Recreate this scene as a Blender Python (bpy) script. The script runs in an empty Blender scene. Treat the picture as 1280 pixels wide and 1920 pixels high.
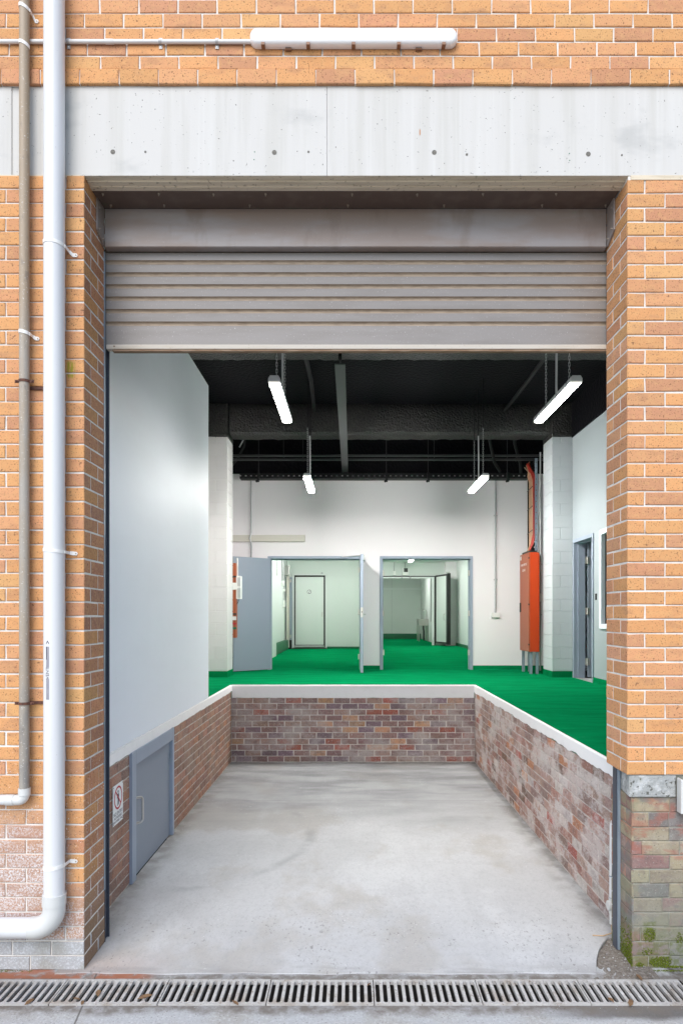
import bpy, bmesh, math, random
from mathutils import Vector, Matrix
R = math.radians
S = bpy.context.scene
COL = S.collection
rng = random.Random(7)

# ------------------------------------------------------------------ camera
cd = bpy.data.cameras.new('camera')
cam = bpy.data.objects.new('camera', cd); COL.objects.link(cam)
cam.location = (0, 0, 2.16); cam.rotation_euler = (R(90), 0, 0)
cd.sensor_fit = 'HORIZONTAL'; cd.sensor_width = 24; cd.lens = 24
cd.shift_x = -20/1280; cd.shift_y = 197/1280
cd.clip_start = 0.05; cd.clip_end = 400
S.camera = cam
# ------------------------------------------------------------------ sky, sun, exposure
SUN_EL, SUN_AZ = 42, 198          # degrees; the sun stands behind the camera, to its left
W = bpy.data.worlds.new('World'); S.world = W; W.use_nodes = True
wn = W.node_tree.nodes; wl = W.node_tree.links
bg = wn['Background']; sky = wn.new('ShaderNodeTexSky'); sky.sky_type = 'NISHITA'
sky.sun_disc = False; sky.sun_elevation = R(SUN_EL); sky.sun_rotation = R(SUN_AZ)
sky.air_density = 1.0; sky.dust_density = 1.0; sky.ozone_density = 1.0
wl.new(sky.outputs[0], bg.inputs[0]); bg.inputs[1].default_value = 0.13
sd = bpy.data.lights.new('sun', 'SUN'); sd.energy = 1.32; sd.angle = R(45); sd.color = (1, .97, .935)
so = bpy.data.objects.new('sun', sd); COL.objects.link(so)
sdir = Vector((math.sin(R(SUN_AZ))*math.cos(R(SUN_EL)), math.cos(R(SUN_AZ))*math.cos(R(SUN_EL)), math.sin(R(SUN_EL))))
so.rotation_euler = sdir.to_track_quat('Z', 'Y').to_euler(); so.location = (-6, -12, 14)
S.view_settings.view_transform = 'Standard'; S.view_settings.look = 'None'
S.view_settings.gamma = 1; S.view_settings.exposure = 0.97
S.render.engine = 'CYCLES'
cy = S.cycles
cy.use_denoising = True; cy.denoiser = 'OPENIMAGEDENOISE'
cy.max_bounces = 10; cy.diffuse_bounces = 6; cy.glossy_bounces = 3; cy.transmission_bounces = 4
cy.caustics_reflective = False; cy.caustics_refractive = False
cy.sample_clamp_indirect = 6
LAMP_NEAR, LAMP_FAR = 22.0, 165.0  # radiance of the hall battens: far pair boosted to brighten the back wall

# ------------------------------------------------------------------ materials
class NB:
    def __init__(s, name):
        s.m = bpy.data.materials.new(name); s.m.use_nodes = True
        s.t = s.m.node_tree; s.t.nodes.clear()
        s.out = s.n('ShaderNodeOutputMaterial'); s.p = s.n('ShaderNodeBsdfPrincipled')
        s.t.links.new(s.p.outputs[0], s.out.inputs[0])
        s.pos = s.n('ShaderNodeNewGeometry')
    def n(s, t): return s.t.nodes.new(t)
    def set(s, sock, v):
        if hasattr(v, 'is_linked') or isinstance(v, bpy.types.NodeSocket): s.t.links.new(v, sock)
        elif isinstance(v, (tuple, list)) and len(v) == 3 and sock.type == 'RGBA': sock.default_value = (*v, 1)
        else: sock.default_value = v
    def math(s, op, a, b=None, clamp=False):
        n = s.n('ShaderNodeMath'); n.operation = op; n.use_clamp = clamp
        s.set(n.inputs[0], a)
        if b is not None: s.set(n.inputs[1], b)
        return n.outputs[0]
    def mix(s, f, a, b, mode='MIX'):
        n = s.n('ShaderNodeMix'); n.data_type = 'RGBA'; n.blend_type = mode
        s.set(n.inputs[0], f); s.set(n.inputs[6], a); s.set(n.inputs[7], b)
        return n.outputs[2]
    def vec(s, scale):
        n = s.n('ShaderNodeVectorMath'); n.operation = 'MULTIPLY'
        s.t.links.new(s.pos.outputs['Position'], n.inputs[0]); n.inputs[1].default_value = scale
        return n.outputs[0]
    def noise(s, scale, lo=.4, hi=.6, detail=4, rough=.55, off=0):
        if not isinstance(scale, (tuple, list)): scale = (scale,)*3
        v = s.vec(scale)
        if off:
            a = s.n('ShaderNodeVectorMath'); a.operation = 'ADD'
            s.t.links.new(v, a.inputs[0]); a.inputs[1].default_value = (off, off*1.7, off*.6); v = a.outputs[0]
        n = s.n('ShaderNodeTexNoise'); n.inputs['Scale'].default_value = 1
        n.inputs['Detail'].default_value = detail; n.inputs['Roughness'].default_value = rough
        s.t.links.new(v, n.inputs['Vector'])
        if lo is None: return n.outputs[0]
        return s.ramp(n.outputs[0], lo, hi)
    def ramp(s, sock, lo, hi, a=0, b=1):
        n = s.n('ShaderNodeMapRange'); n.interpolation_type = 'SMOOTHSTEP'
        s.set(n.inputs[0], sock)
        for i, v in enumerate((lo, hi, a, b)): n.inputs[i+1].default_value = v
        return n.outputs[0]
    def xyz(s):
        n = s.n('ShaderNodeSeparateXYZ'); s.t.links.new(s.pos.outputs['Position'], n.inputs[0]); return n.outputs
    def nrm(s):
        n = s.n('ShaderNodeSeparateXYZ'); s.t.links.new(s.pos.outputs['Normal'], n.inputs[0]); return n.outputs
    def done(s, col, rough=.6, metal=0, bump=None, spec=.5):
        s.set(s.p.inputs['Base Color'], col); s.set(s.p.inputs['Roughness'], rough)
        s.p.inputs['Metallic'].default_value = metal
        s.p.inputs['Specular IOR Level'].default_value = spec
        if bump:
            b = s.n('ShaderNodeBump'); b.inputs['Strength'].default_value = bump[1]
            b.inputs['Distance'].default_value = bump[2] if len(bump) > 2 else .004
            h = bump[0] if not isinstance(bump[0], (int, float)) else s.noise(bump[0], None)
            s.t.links.new(h, b.inputs['Height']); s.t.links.new(b.outputs[0], s.p.inputs['Normal'])
        return s.m

def M(name, col, rough=.6, metal=0, layers=(), bump=None, spec=.5):
    """plain surface + noise layers (scale, amount, colour, lo, hi)"""
    b = NB(name); c = col
    for i, (sc, amt, c2, lo, hi) in enumerate(layers):
        c = b.mix(b.math('MULTIPLY', b.noise(sc, lo, hi, off=3.1*i+1), amt), c, c2)
    return b.done(c, rough, metal, bump, spec)

def emis(name, col, strength):
    m = bpy.data.materials.new(name); m.use_nodes = True
    p = m.node_tree.nodes['Principled BSDF']
    p.inputs['Base Color'].default_value = (.8, .8, .8, 1)
    p.inputs['Emission Color'].default_value = (*col, 1); p.inputs['Emission Strength'].default_value = strength
    return m

def attr(b, name):
    a = b.n('ShaderNodeAttribute'); a.attribute_name = name; return a.outputs['Color']

def face_brick():
    b = NB('orange face brick'); c = attr(b, 'bc')
    x, y, z = b.xyz()
    c = b.mix(b.math('MULTIPLY', b.noise((7, 7, 16), .5, .72, 3), .55), c, (.42, .22, .12))
    c = b.mix(b.math('MULTIPLY', b.noise(30, .45, .7, off=5), .35), c, (.64, .375, .165))
    c = b.mix(b.math('MULTIPLY', b.noise(115, .60, .67, 2, off=9), .75), c, (.13, .055, .03))
    c = b.mix(b.math('MULTIPLY', b.noise(55, .66, .72, 2, off=2), .7), c, (.12, .06, .035))
    # white salts and damp at the foot of the wall
    ny = b.nrm()[1]
    front = b.math('LESS_THAN', ny, -.5)
    side = b.ramp(x, -1.68, -1.84)
    rise = b.ramp(b.math('ADD', z, b.math('MULTIPLY', b.noise(3, None), .35)), 1.28, .75)
    salt = b.math('MULTIPLY', b.math('MULTIPLY', side, rise), front)
    low = b.math('MULTIPLY', b.ramp(b.math('ADD', z, b.math('MULTIPLY', b.noise(6, None), .25)), .72, .42), b.math('LESS_THAN', x, 0))
    salt = b.math('MAXIMUM', salt, b.math('MULTIPLY', low, b.math('ADD', .25, b.math('MULTIPLY', front, .6))))
    sp = b.math('MULTIPLY', b.noise(100, .45, .58, 4, .8, off=4), b.noise((3, 3, 9), .3, .6, 3, off=19))
    c = b.mix(b.math('MULTIPLY', salt, .65), c, (.30, .205, .185))
    c = b.mix(b.math('MULTIPLY', salt, b.math('MULTIPLY', sp, .9)), c, (.66, .655, .66))
    few = b.math('MULTIPLY', b.math('MULTIPLY', b.noise(85, .66, .7, 2, off=14), b.ramp(z, 1.6, 1.0)), b.math('LESS_THAN', x, 0))
    c = b.mix(few, c, (.8, .76, .7))
    gry = b.math('MULTIPLY', b.math('MULTIPLY', b.ramp(z, .20, .17), front), b.math('LESS_THAN', x, 0))
    c = b.mix(b.math('MULTIPLY', gry, .85), c, (.36, .385, .40)); c = b.mix(b.math('MULTIPLY', gry, b.math('MULTIPLY', b.noise(110, .5, .6, 3, .7, off=31), .6)), c, (.6, .62, .64)); c = b.mix(b.math('MULTIPLY', gry, b.math('MULTIPLY', b.noise(5, .5, .65, 4, off=35), .5)), c, (.27, .26, .22))
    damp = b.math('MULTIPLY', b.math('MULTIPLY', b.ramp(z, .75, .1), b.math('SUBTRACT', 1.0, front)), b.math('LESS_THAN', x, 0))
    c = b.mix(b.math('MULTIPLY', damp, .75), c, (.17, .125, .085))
    # yellow-green streak where the clip once dripped
    gx = b.math('MULTIPLY', b.ramp(b.math('ABSOLUTE', b.math('ADD', x, 1.722)), .035, .01), b.ramp(b.math('ABSOLUTE', b.math('SUBTRACT', z, 3.675)), .06, .04))
    c = b.mix(b.math('MULTIPLY', b.math('MULTIPLY', gx, front), b.noise((90, 90, 12), .35, .6)), c, (.33, .30, .03))
    return b.done(c, .85, 0, (b.math('ADD', b.noise(160, None), b.noise(40, None)), .35, .004), .25)

def mortar(name, col, dark, moss=False):
    b = NB(name)
    c = b.mix(b.noise(12, .4, .65), col, dark)
    c = b.mix(b.math('MULTIPLY', b.noise(120, .6, .7), .5), c, tuple(v*.5 for v in dark))
    return b.done(c, .95, 0, (140, .5, .004), .15)

def old_brick(name, haze, hazecol, moss=False, crisp=False):
    b = NB(name); c = attr(b, 'bc')
    x, y, z = b.xyz()
    c = b.mix(b.math('MULTIPLY', b.noise(18, .45, .7, 4), .5), c, (.17, .12, .11))
    c = b.mix(b.math('MULTIPLY', b.noise((2.2, 2.2, 3.2), .46 if crisp else .42, .58 if crisp else .66, 6, .75 if crisp else .65, off=3), haze), c, hazecol)
    c = b.mix(b.math('MULTIPLY', b.noise(38, .56, .7, 5, .7, off=8), haze*.9), c, tuple(min(.8, v*1.25) for v in hazecol))
    c = b.mix(b.math('MULTIPLY', b.noise(110, .64, .7, 2, off=6), .3 if moss else .8), c, (.62, .6, .57))
    c = b.mix(b.math('MULTIPLY', b.noise(95, .63, .7, 2, off=16), .6), c, (.06, .05, .045))
    if moss:
        c = b.mix(b.math('MULTIPLY', b.noise((4, 4, 9), .5, .6, 4, .6, off=21), .55), c, (.33, .115, .08))
        c = b.mix(b.math('MULTIPLY', b.noise((5, 5, 7), .5, .62, 4, .6, off=25), .6), c, (.29, .275, .175))
        c = b.mix(b.math('MULTIPLY', b.noise((6, 6, 6), .52, .64, 4, .6, off=29), .6), c, (.16, .165, .165))
        low = b.ramp(b.math('ADD', z, b.math('MULTIPLY', b.noise(4, None, off=2), .3)), .95, .35)
        c = b.mix(b.math('MULTIPLY', low, .55), c, (.16, .17, .15))
        f = b.math('MULTIPLY', b.ramp(z, .30, .12), b.noise(9, .46, .56, 6, .7, off=1))
        ln = b.math('MULTIPLY', b.ramp(b.math('ABSOLUTE', b.math('SUBTRACT', z, b.math('ADD', .235, b.math('MULTIPLY', b.math('SUBTRACT', x, 1.83), .05)))), .055, .035),
                    b.ramp(b.math('ABSOLUTE', b.math('SUBTRACT', x, 1.832)), .05, .03))
        sd = b.math('MULTIPLY', b.ramp(z, .42, .1), b.math('LESS_THAN', b.nrm()[0], -.5))
        f = b.math('MAXIMUM', b.math('MAXIMUM', f, b.math('MULTIPLY', ln, b.noise(30, .3, .5))), b.math('MULTIPLY', sd, b.noise(12, .4, .6, off=7)))
        c = b.mix(b.math('MULTIPLY', f, b.math('MULTIPLY', b.noise(90, .2, .5), .6)), c, (.10, .125, .03))
    return b.done(c, .9, 0, (b.math('ADD', b.noise(70, None), b.noise(25, None)), .45, .006), .2)

def lintel_concrete():
    b = NB('off-form concrete'); c = (.575, .562, .535)
    c = b.mix(b.math('MULTIPLY', b.noise((9, 9, .5), .45, .68, 5, .6), .42), c, (.475, .463, .42))
    c = b.mix(b.math('MULTIPLY', b.noise((26, 26, .7), .5, .7, 3, off=4), .25), c, (.66, .655, .63))
    c = b.mix(b.math('MULTIPLY', b.noise((2, 2, 4), .55, .72, 5, off=7), .55), c, (.40, .40, .385))
    c = b.mix(b.math('MULTIPLY', b.noise((22, 22, 40), .735, .78, 3, off=2), .6), c, (.33, .33, .32))
    c = b.mix(b.math('MULTIPLY', b.noise(75, .745, .77, 1, off=12), .8), c, (.12, .11, .10))
    x, y, z = b.xyz()
    r1 = b.math('MULTIPLY', b.ramp(b.math('ABSOLUTE', b.math('SUBTRACT', x, .415)), .006, .002), b.ramp(b.math('ABSOLUTE', b.math('SUBTRACT', z, 5.135)), .026, .01))
    c = b.mix(b.math('MULTIPLY', r1, .8), c, (.42, .16, .03))
    return b.done(c, .85, 0, (90, .25, .003), .25)

def slab_concrete():
    b = NB('worn slab concrete'); c = (.50, .503, .505)
    x, y, z = b.xyz(); mul = lambda p, q: b.math('MULTIPLY', p, q)
    c = b.mix(mul(b.noise((.9, .6, 1), .43, .6, 6, .62), .55), c, (.43, .43, .428))
    c = b.mix(mul(b.noise((1.6, .9, 1), .5, .64, 7, .7, off=5), .5), c, (.575, .58, .58))
    c = b.mix(mul(b.noise((1.1, .7, 1), .5, .62, 5, .6, off=11), .55), c, (.385, .355, .315))
    c = b.mix(mul(b.noise((.7, 7, 1), .52, .7, 5, .6, off=41), .13), c, (.34, .34, .34))       # broom lines
    tyre = mul(b.noise((5, .22, 1), .5, .66, 4, .6, off=17), b.ramp(b.math('ABSOLUTE', b.math('SUBTRACT', b.math('ABSOLUTE', x), .8)), .42, .15))
    c = b.mix(mul(tyre, .1), c, (.255, .255, .258))
    worn_shaded = b.ramp(b.math('ADD', y, mul(b.noise((1.5, 1.5, 1), None, off=31), 1.5)), 7.0, 10.0)   # daylight fading inwards, put into the colour, mixed with dirt
    c = b.mix(mul(worn_shaded, b.math('ADD', .42, mul(b.noise((1.2, 3.5, 1), .35, .7, 5, off=2), .45))), c, (.155, .158, .163))
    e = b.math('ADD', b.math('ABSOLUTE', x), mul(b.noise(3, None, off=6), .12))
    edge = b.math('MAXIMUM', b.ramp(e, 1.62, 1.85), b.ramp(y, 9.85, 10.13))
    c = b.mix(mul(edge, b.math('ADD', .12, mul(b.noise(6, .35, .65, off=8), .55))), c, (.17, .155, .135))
    hx, hy = b.math('ADD', x, 1.79), b.math('SUBTRACT', y, 6.74)
    rad = b.math('SQRT', b.math('ADD', mul(hx, hx), mul(hy, hy)))
    arc = mul(b.ramp(b.math('ABSOLUTE', b.math('SUBTRACT', rad, b.math('ADD', 1.33, mul(b.noise(2.5, None, off=3), .14)))), .08, .0), b.noise(2.3, .42, .62, off=13))
    c = b.mix(mul(arc, .32), c, (.19, .19, .20))
    jt = b.ramp(b.math('ABSOLUTE', b.math('SUBTRACT', y, b.math('ADD', 8.0, mul(b.noise(2, None, off=9), .03)))), .016, .006)
    c = b.mix(mul(jt, mul(b.noise(3, .3, .6, off=4), .5)), c, (.15, .15, .15))
    red = mul(b.ramp(x, -1.0, -1.5), b.ramp(y, 4.5, 4.2))
    c = b.mix(mul(red, .35), c, (.42, .26, .18))
    lip = mul(b.ramp(y, 4.30, 4.15), b.noise((2.5, 8, 1), .4, .6, 5, off=23))
    c = b.mix(mul(lip, .45), c, (.26, .24, .225))
    c = b.mix(mul(b.noise((38, 22, 1), .46, .66, 5, .8, off=21), .3), c, (.31, .313, .32))
    c = b.mix(mul(b.noise(90, .62, .70, 3, off=3), .4), c, (.19, .18, .17))
    c = b.mix(mul(mul(b.noise(60, .66, .72, 3, off=6), b.noise(1.3, .45, .6, off=33)), .7), c, (.76, .75, .73))
    pits = mul(mul(b.noise((55, 30, 1), .6, .68, 3, off=9), b.noise(1.8, .42, .58, off=27)), b.ramp(y, 5.6, 4.4))
    c = b.mix(mul(pits, .75), c, (.20, .19, .19))
    return b.done(c, .72, 0, (b.math('ADD', b.noise(45, None), b.noise(6, None)), .25, .006), .3)

def pave_mat():
    b = NB('weathered pavement concrete'); c = (.42, .43, .435)
    x, y, z = b.xyz()
    c = b.mix(b.math('MULTIPLY', b.noise(2.2, .42, .66, 6, .65), .6), c, (.34, .32, .28))
    c = b.mix(b.math('MULTIPLY', b.noise(60, .5, .66, 4, off=4), .6), c, (.53, .54, .545))
    c = b.mix(b.math('MULTIPLY', b.noise(90, .58, .68, 3, off=7), .7), c, (.20, .19, .18))
    d = b.math('ADD', b.math('ABSOLUTE', b.math('SUBTRACT', y, 3.93)), b.math('MULTIPLY', b.noise(7, None, off=2), .16))
    rd = b.math('MULTIPLY', b.ramp(x, .8, 1.5), b.ramp(b.math('ABSOLUTE', b.math('SUBTRACT', y, b.math('ADD', 3.70, b.math('MULTIPLY', b.noise(4, None, off=8), .1)))), .11, .05))
    c = b.mix(b.math('MULTIPLY', rd, .8), c, (.085, .075, .065))
    c = b.mix(b.math('MULTIPLY', b.ramp(b.math('ADD', x, b.math('MULTIPLY', b.noise(6, None, off=3), .12)), 1.96, 2.02), b.math('ADD', .55, b.math('MULTIPLY', b.noise(25, .4, .6), .4))), c, (.085, .075, .06))
    c = b.mix(b.math('MULTIPLY', b.ramp(d, .33, .24), b.math('ADD', .45, b.math('MULTIPLY', b.noise(14, .35, .6, off=5), .5))), c, (.17, .15, .13))
    rr = b.math('MULTIPLY', b.math('MULTIPLY', b.ramp(b.math('ADD', x, b.math('MULTIPLY', b.noise(5, None), .3)), -1.0, -1.15), b.ramp(y, 4.07, 4.09)), b.noise(6, .36, .5, off=1))
    c = b.mix(b.math('MULTIPLY', rr, .85), c, (.34, .12, .06))
    crk = b.n('ShaderNodeTexVoronoi'); crk.feature = 'DISTANCE_TO_EDGE'
    b.t.links.new(b.vec((1.1, .8, 1)), crk.inputs['Vector']); crk.inputs['Scale'].default_value = 1
    c = b.mix(b.math('MULTIPLY', b.math('MULTIPLY', b.ramp(crk.outputs[0], .008, .003), b.ramp(x, -.9, -1.2)), .75), c, (.09, .08, .07))
    return b.done(c, .9, 0, (b.math('ADD', b.noise(80, None), b.noise(25, None)), .5, .006), .2)

def green_floor():
    b = NB('green floor coating'); c = (.002, .198, .068)
    c = b.mix(b.math('MULTIPLY', b.noise((1.4, 5, 1), .4, .64, 5, .65), .6), c, (.002, .128, .044))
    c = b.mix(b.math('MULTIPLY', b.noise((3, 9, 1), .52, .68, 5, .7, off=3), .5), c, (.006, .22, .085))
    c = b.mix(b.math('MULTIPLY', b.noise((20, 60, 1), .68, .75, 3, off=8), .25), c, (.10, .30, .18))
    return b.done(c, .52, 0, (b.math('ADD', b.noise((30, 60, 30), None), b.noise(9, None)), .2, .004), 0.0)

def beige_pipe():
    b = NB('weathered beige pipe'); x, y, z = b.xyz(); c = (.345, .27, .19)
    old = b.ramp(b.math('ADD', z, b.math('MULTIPLY', b.noise(4, None), .5)), 4.45, 4.0)
    c = b.mix(b.math('MULTIPLY', old, b.math('ADD', .35, b.math('MULTIPLY', b.noise((10, 10, 2), .4, .62, 4, off=3), .65))), c, (.345, .315, .27))
    c = b.mix(b.math('MULTIPLY', b.ramp(z, 2.2, 1.2), b.math('ADD', .3, b.math('MULTIPLY', b.noise((14, 14, 5), .45, .62, 4, off=8), .7))), c, (.235, .22, .20))
    c = b.mix(b.math('MULTIPLY', b.noise((25, 25, 12), .6, .72, 3, off=5), .5), c, (.17, .15, .13))
    c = b.mix(b.math('MULTIPLY', b.noise(110, .67, .71, 2), .8), c, (.7, .68, .63))
    return b.done(c, .55)

MA = {}
MA['face'] = face_brick()
MA['mortar'] = mortar('pale sand mortar', (.74, .725, .69), (.66, .635, .59))
MA['oldmortar'] = mortar('weathered lime mortar', (.55, .51, .465), (.40, .36, .32))
MA['palemortar'] = mortar('pale smeared mortar', (.66, .61, .565), (.50, .455, .42))
MA['thinmortar'] = mortar('tight old mortar', (.56, .51, .475), (.40, .355, .33))
MA['old_l'] = old_brick('old brown brick', .42, (.37, .30, .245))
MA['old_b'] = old_brick('old purple brick', .72, (.47, .425, .41))
MA['old_r'] = old_brick('old red brick with lime bloom', .6, (.62, .575, .555), crisp=True)
MA['old_p'] = old_brick('mossy plinth brick', .34, (.42, .385, .34), True)
MA['mossmortar'] = M('plinth mortar', (.30, .295, .255), .95, 0, [(20, .6, (.17, .18, .12), .4, .65)], (120, .5), .15)
MA['lintel'] = lintel_concrete()
MA['slab'] = slab_concrete()
MA['pave'] = pave_mat()
MA['green'] = green_floor()
MA['roughcrete'] = M('rough cast concrete', (.36, .37, .36), .95, 0, [(11, .8, (.54, .55, .545), .48, .6), (45, .9, (.10, .10, .085), .58, .66), (16, .5, (.25, .25, .16), .62, .75)], (60, .9, .012), .15)
MA['hole'] = M('dark tie hole disc', (.14, .132, .118), .9, 0, [(120, .6, (.25, .24, .2), .5, .6)])
MA['trim'] = M('weathered cream trim', (.66, .575, .44), .75, 0, [((3, 30, 30), .5, (.46, .385, .275), .45, .65), (40, .6, (.17, .13, .09), .58, .7)], (60, .3), .3)
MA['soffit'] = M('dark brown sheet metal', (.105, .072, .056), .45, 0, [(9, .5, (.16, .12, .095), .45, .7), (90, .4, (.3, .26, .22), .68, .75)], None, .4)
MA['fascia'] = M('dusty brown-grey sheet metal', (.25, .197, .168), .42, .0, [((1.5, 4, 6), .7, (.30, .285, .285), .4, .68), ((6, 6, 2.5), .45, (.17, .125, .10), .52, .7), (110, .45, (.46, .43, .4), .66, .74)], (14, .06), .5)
MA['slat'] = M('silver-grey shutter enamel', (.228, .210, .197), .45, .0, [((2, 8, 14), .5, (.185, .166, .15), .45, .68), (130, .7, (.5, .49, .475), .64, .72)], None, .5)
MA['slatdirt'] = M('dirt-filled shutter groove', (.33, .262, .195), .85, 0, [((14, 60, 60), .6, (.21, .16, .115), .4, .65), (120, .6, (.42, .37, .31), .62, .72)])
MA['railp'] = M('dirty cream rail', (.5, .46, .4), .7, 0, [((4, 40, 40), .5, (.42, .36, .28), .45, .7), (90, .5, (.27, .2, .14), .62, .72)])
MA['railb'] = M('brown rail rubber', (.20, .125, .075), .85, 0, [((9, 60, 60), .6, (.33, .25, .18), .45, .65)])
MA['guide'] = M('dark-toned guide steel', (.065, .075, .10), .5, .3, [(30, .4, (.12, .12, .13), .55, .7)])
MA['galv'] = M('blue-grey galvanised steel', (.27, .33, .39), .5, .35, [((20, 20, 3), .6, (.17, .21, .26), .45, .65), (70, .5, (.42, .46, .5), .6, .7)])
MA['bolt'] = M('bolt head', (.34, .29, .24), .5, .4, [(90, .5, (.2, .13, .08), .5, .6)])
MA['pvc'] = M('white pvc', (.66, .665, .67), .35, 0, [((7, 7, .5), .3, (.56, .56, .55), .5, .68), (60, .35, (.45, .43, .4), .66, .74)], None, .5)
MA['pvcjoint'] = M('white pvc fitting', (.60, .605, .585), .3, 0, [(20, .15, (.68, .67, .64), .5, .7)])
MA['beige'] = beige_pipe()
MA['rust'] = M('rusty strap', (.13, .055, .035), .85, 0, [(60, .7, (.06, .03, .028), .45, .6)], (90, .5))
MA['clip'] = M('white plastic clip', (.80, .79, .76), .5)
MA['ink'] = M('dark print', (.05, .05, .075), .6)
MA['inkgrey'] = M('grey print', (.30, .295, .32), .6, 0, [((60, 60, 30), .4, (.2, .2, .25), .4, .6)])
MA['lampbody'] = M('white lamp housing', (.80, .80, .79), .35)
MA['diffuser_off'] = M('white acrylic cover', (.88, .88, .88), .22, 0, (), None, .5)
MA['lampclip'] = M('brown lamp clip', (.22, .105, .055), .5)
MA['conduit'] = M('grey conduit', (.42, .43, .44), .45, .1)
MA['conduitp'] = M('pale conduit', (.70, .70, .69), .5, 0, [((3, 20, 20), .25, (.58, .57, .55), .45, .65)])
MA['saddle'] = M('zinc saddle', (.46, .46, .46), .45, .2)
MA['paint'] = M('pale blue-grey wall paint', (.78, .83, .89), .55, 0, [((2.5, 2.5, .8), .2, (.74, .79, .85), .4, .7), ((30, 30, 12), .2, (.62, .66, .70), .66, .74), ((1.2, 1.2, 5), .15, (.70, .74, .79), .4, .7)], (40, .05), .35)
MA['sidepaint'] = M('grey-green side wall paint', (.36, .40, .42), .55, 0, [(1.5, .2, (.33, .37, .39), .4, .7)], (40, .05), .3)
MA['blockpaint'] = M('off-white block paint', (.60, .585, .58), .6, 0, [(3, .25, (.55, .535, .53), .45, .7)], (35, .25), .3)
MA['blockpaint2'] = M('pale blue block paint', (.53, .565, .585), .6, 0, [(3, .25, (.49, .52, .54), .45, .7)], (35, .25), .3)
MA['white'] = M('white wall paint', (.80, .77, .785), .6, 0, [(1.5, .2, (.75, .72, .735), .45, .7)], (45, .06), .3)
MA['coping'] = M('thick white paint on coping', (.88, .88, .88), .55, 0, [(9,   .25, (.78, .78, .77), .5, .7), (50, .3, (.58, .56, .53), .66, .74)], (18, .35, .008), .35)
MA['black'] = M('black sprayed ceiling', (.0055, .0052, .0068), .6, 0, [(25, .5, (.014, .0135, .0135), .55, .7)], (22, .9, .02), .06)
MA['blackbeam'] = M('black sprayed beam', (.017, .016, .0155), .4, 0, [(40, .7, (.05, .046, .04), .5, .68), ((3, 3, 9), .5, (.035, .032, .028), .5, .65)], (30, 1.0, .035), .5)  # paler specks stand for highlights on the sprayed texture
MA['blackmetal'] = M('black metal', (.010, .010, .011), .5, 0, (), None, .25)
MA['strip'] = M('dark grey steel', (.035, .035, .038), .55, .1)
MA['doorgrey'] = M('slate grey door paint', (.235, .272, .33), .45, 0, [((2, 2, .7), .2, (.21, .247, .305), .4, .7)], None, .4)
MA['framegrey'] = M('blue-grey frame paint', (.305, .355, .435), .42, 0, [(5, .15, (.26, .305, .38), .5, .7)], None, .4)
MA['steel'] = M('brushed stainless steel', (.55, .54, .52), .32, .9)
MA['hinge'] = M('bright hinge', (.62, .60, .56), .4, .5)
MA['orange'] = M('orange cabinet enamel', (.46, .045, .006), .42, 0, [((1, 1, .5), .2, (.40, .038, .005), .4, .7)], None, .25)
MA['orangedoor'] = M('orange cabinet enamel door', (.33, .085, .036), .5, 0, (), None, .4)
MA['redcable'] = M('orange-red cable', (.42, .028, .014), .5)
MA['tancable'] = M('tan cable', (.48, .33, .2), .6)
MA['darkcable'] = M('dark cable', (.04, .035, .03), .6)
MA['panel'] = M('pale green cold-room panel', (.63, .675, .645), .45, 0, [((.8, .8, .5), .2, (.57, .62, .585), .4, .7)], None, .4)
MA['panelw'] = M('white cold-room panel', (.68, .72, .70), .45, 0, (), None, .4)
MA['rubber'] = M('black rubber seal', (.012, .012, .012), .6)
MA['kerb'] = M('dark green kerb coating', (.01, .125, .055), .5, 0, [(9, .4, (.02, .18, .09), .5, .7)])
MA['plastic'] = M('white plastic', (.78, .78, .76), .4)
MA['beigerail'] = M('cream trunking', (.58, .55, .49), .55, 0, [((3, 20, 20), .2, (.5, .47, .42), .4, .7)])
MA['glass'] = M('dark window glass', (.02, .028, .035), .06, 0, (), None, .8)
MA['signwhite'] = M('white sign face', (.80, .82, .82), .4, 0, [(30, .15, (.65, .67, .68), .55, .7)])
MA['signred'] = M('red sign print', (.46, .015, .03), .5)
MA['grate'] = M('galvanised cast grate', (.46, .445, .425), .65, .1, [(6, .7, (.31, .26, .21), .5, .66), (26, .5, (.58, .57, .55), .5, .66), (60, .7, (.17, .12, .085), .58, .68)], (80, .3), .4)
MA['drain'] = M('dark drain concrete', (.025, .023, .022), .8, 0, [(14, .6, (.06, .05, .04), .5, .7)])  # near-black base with slightly lighter blotches
MA['soil'] = M('dark soil', (.19, .165, .14), .95, 0, [(40, .7, (.30, .275, .245), .45, .65), (90, .6, (.09, .075, .065), .5, .62)], (50, .8, .01), .1)
MA['leaf'] = M('dry leaf', (.20, .115, .055), .8, 0, [(40, .5, (.12, .06, .03), .4, .6)])
MA['moss'] = M('green moss', (.13, .165, .018), .95, 0, [(60, .6, (.075, .10, .015), .45, .6)], None, .1)
MA['mossdark'] = M('dark olive moss', (.075, .085, .018), .95, 0, (), None, .1)
MA['lampcap'] = emis('glowing batten end cap', (1, .96, .88), .8)
MA['chainm'] = M('bright chain', (.55, .55, .54), .4)
MA['pipeblack'] = M('black painted pipe', (.028, .028, .030), .35, 0, (), None, .6)
MA['lamp'] = emis('lit batten diffuser', (1, .985, .955), LAMP_NEAR)
MA['lampfar'] = emis('lit batten diffuser boosted', (1, .985, .955), LAMP_FAR)  # same fitting as the near pair, strength raised for the back wall
MA['lamproom'] = emis('lit room batten diffuser', (1, .985, .95), 58)

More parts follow.
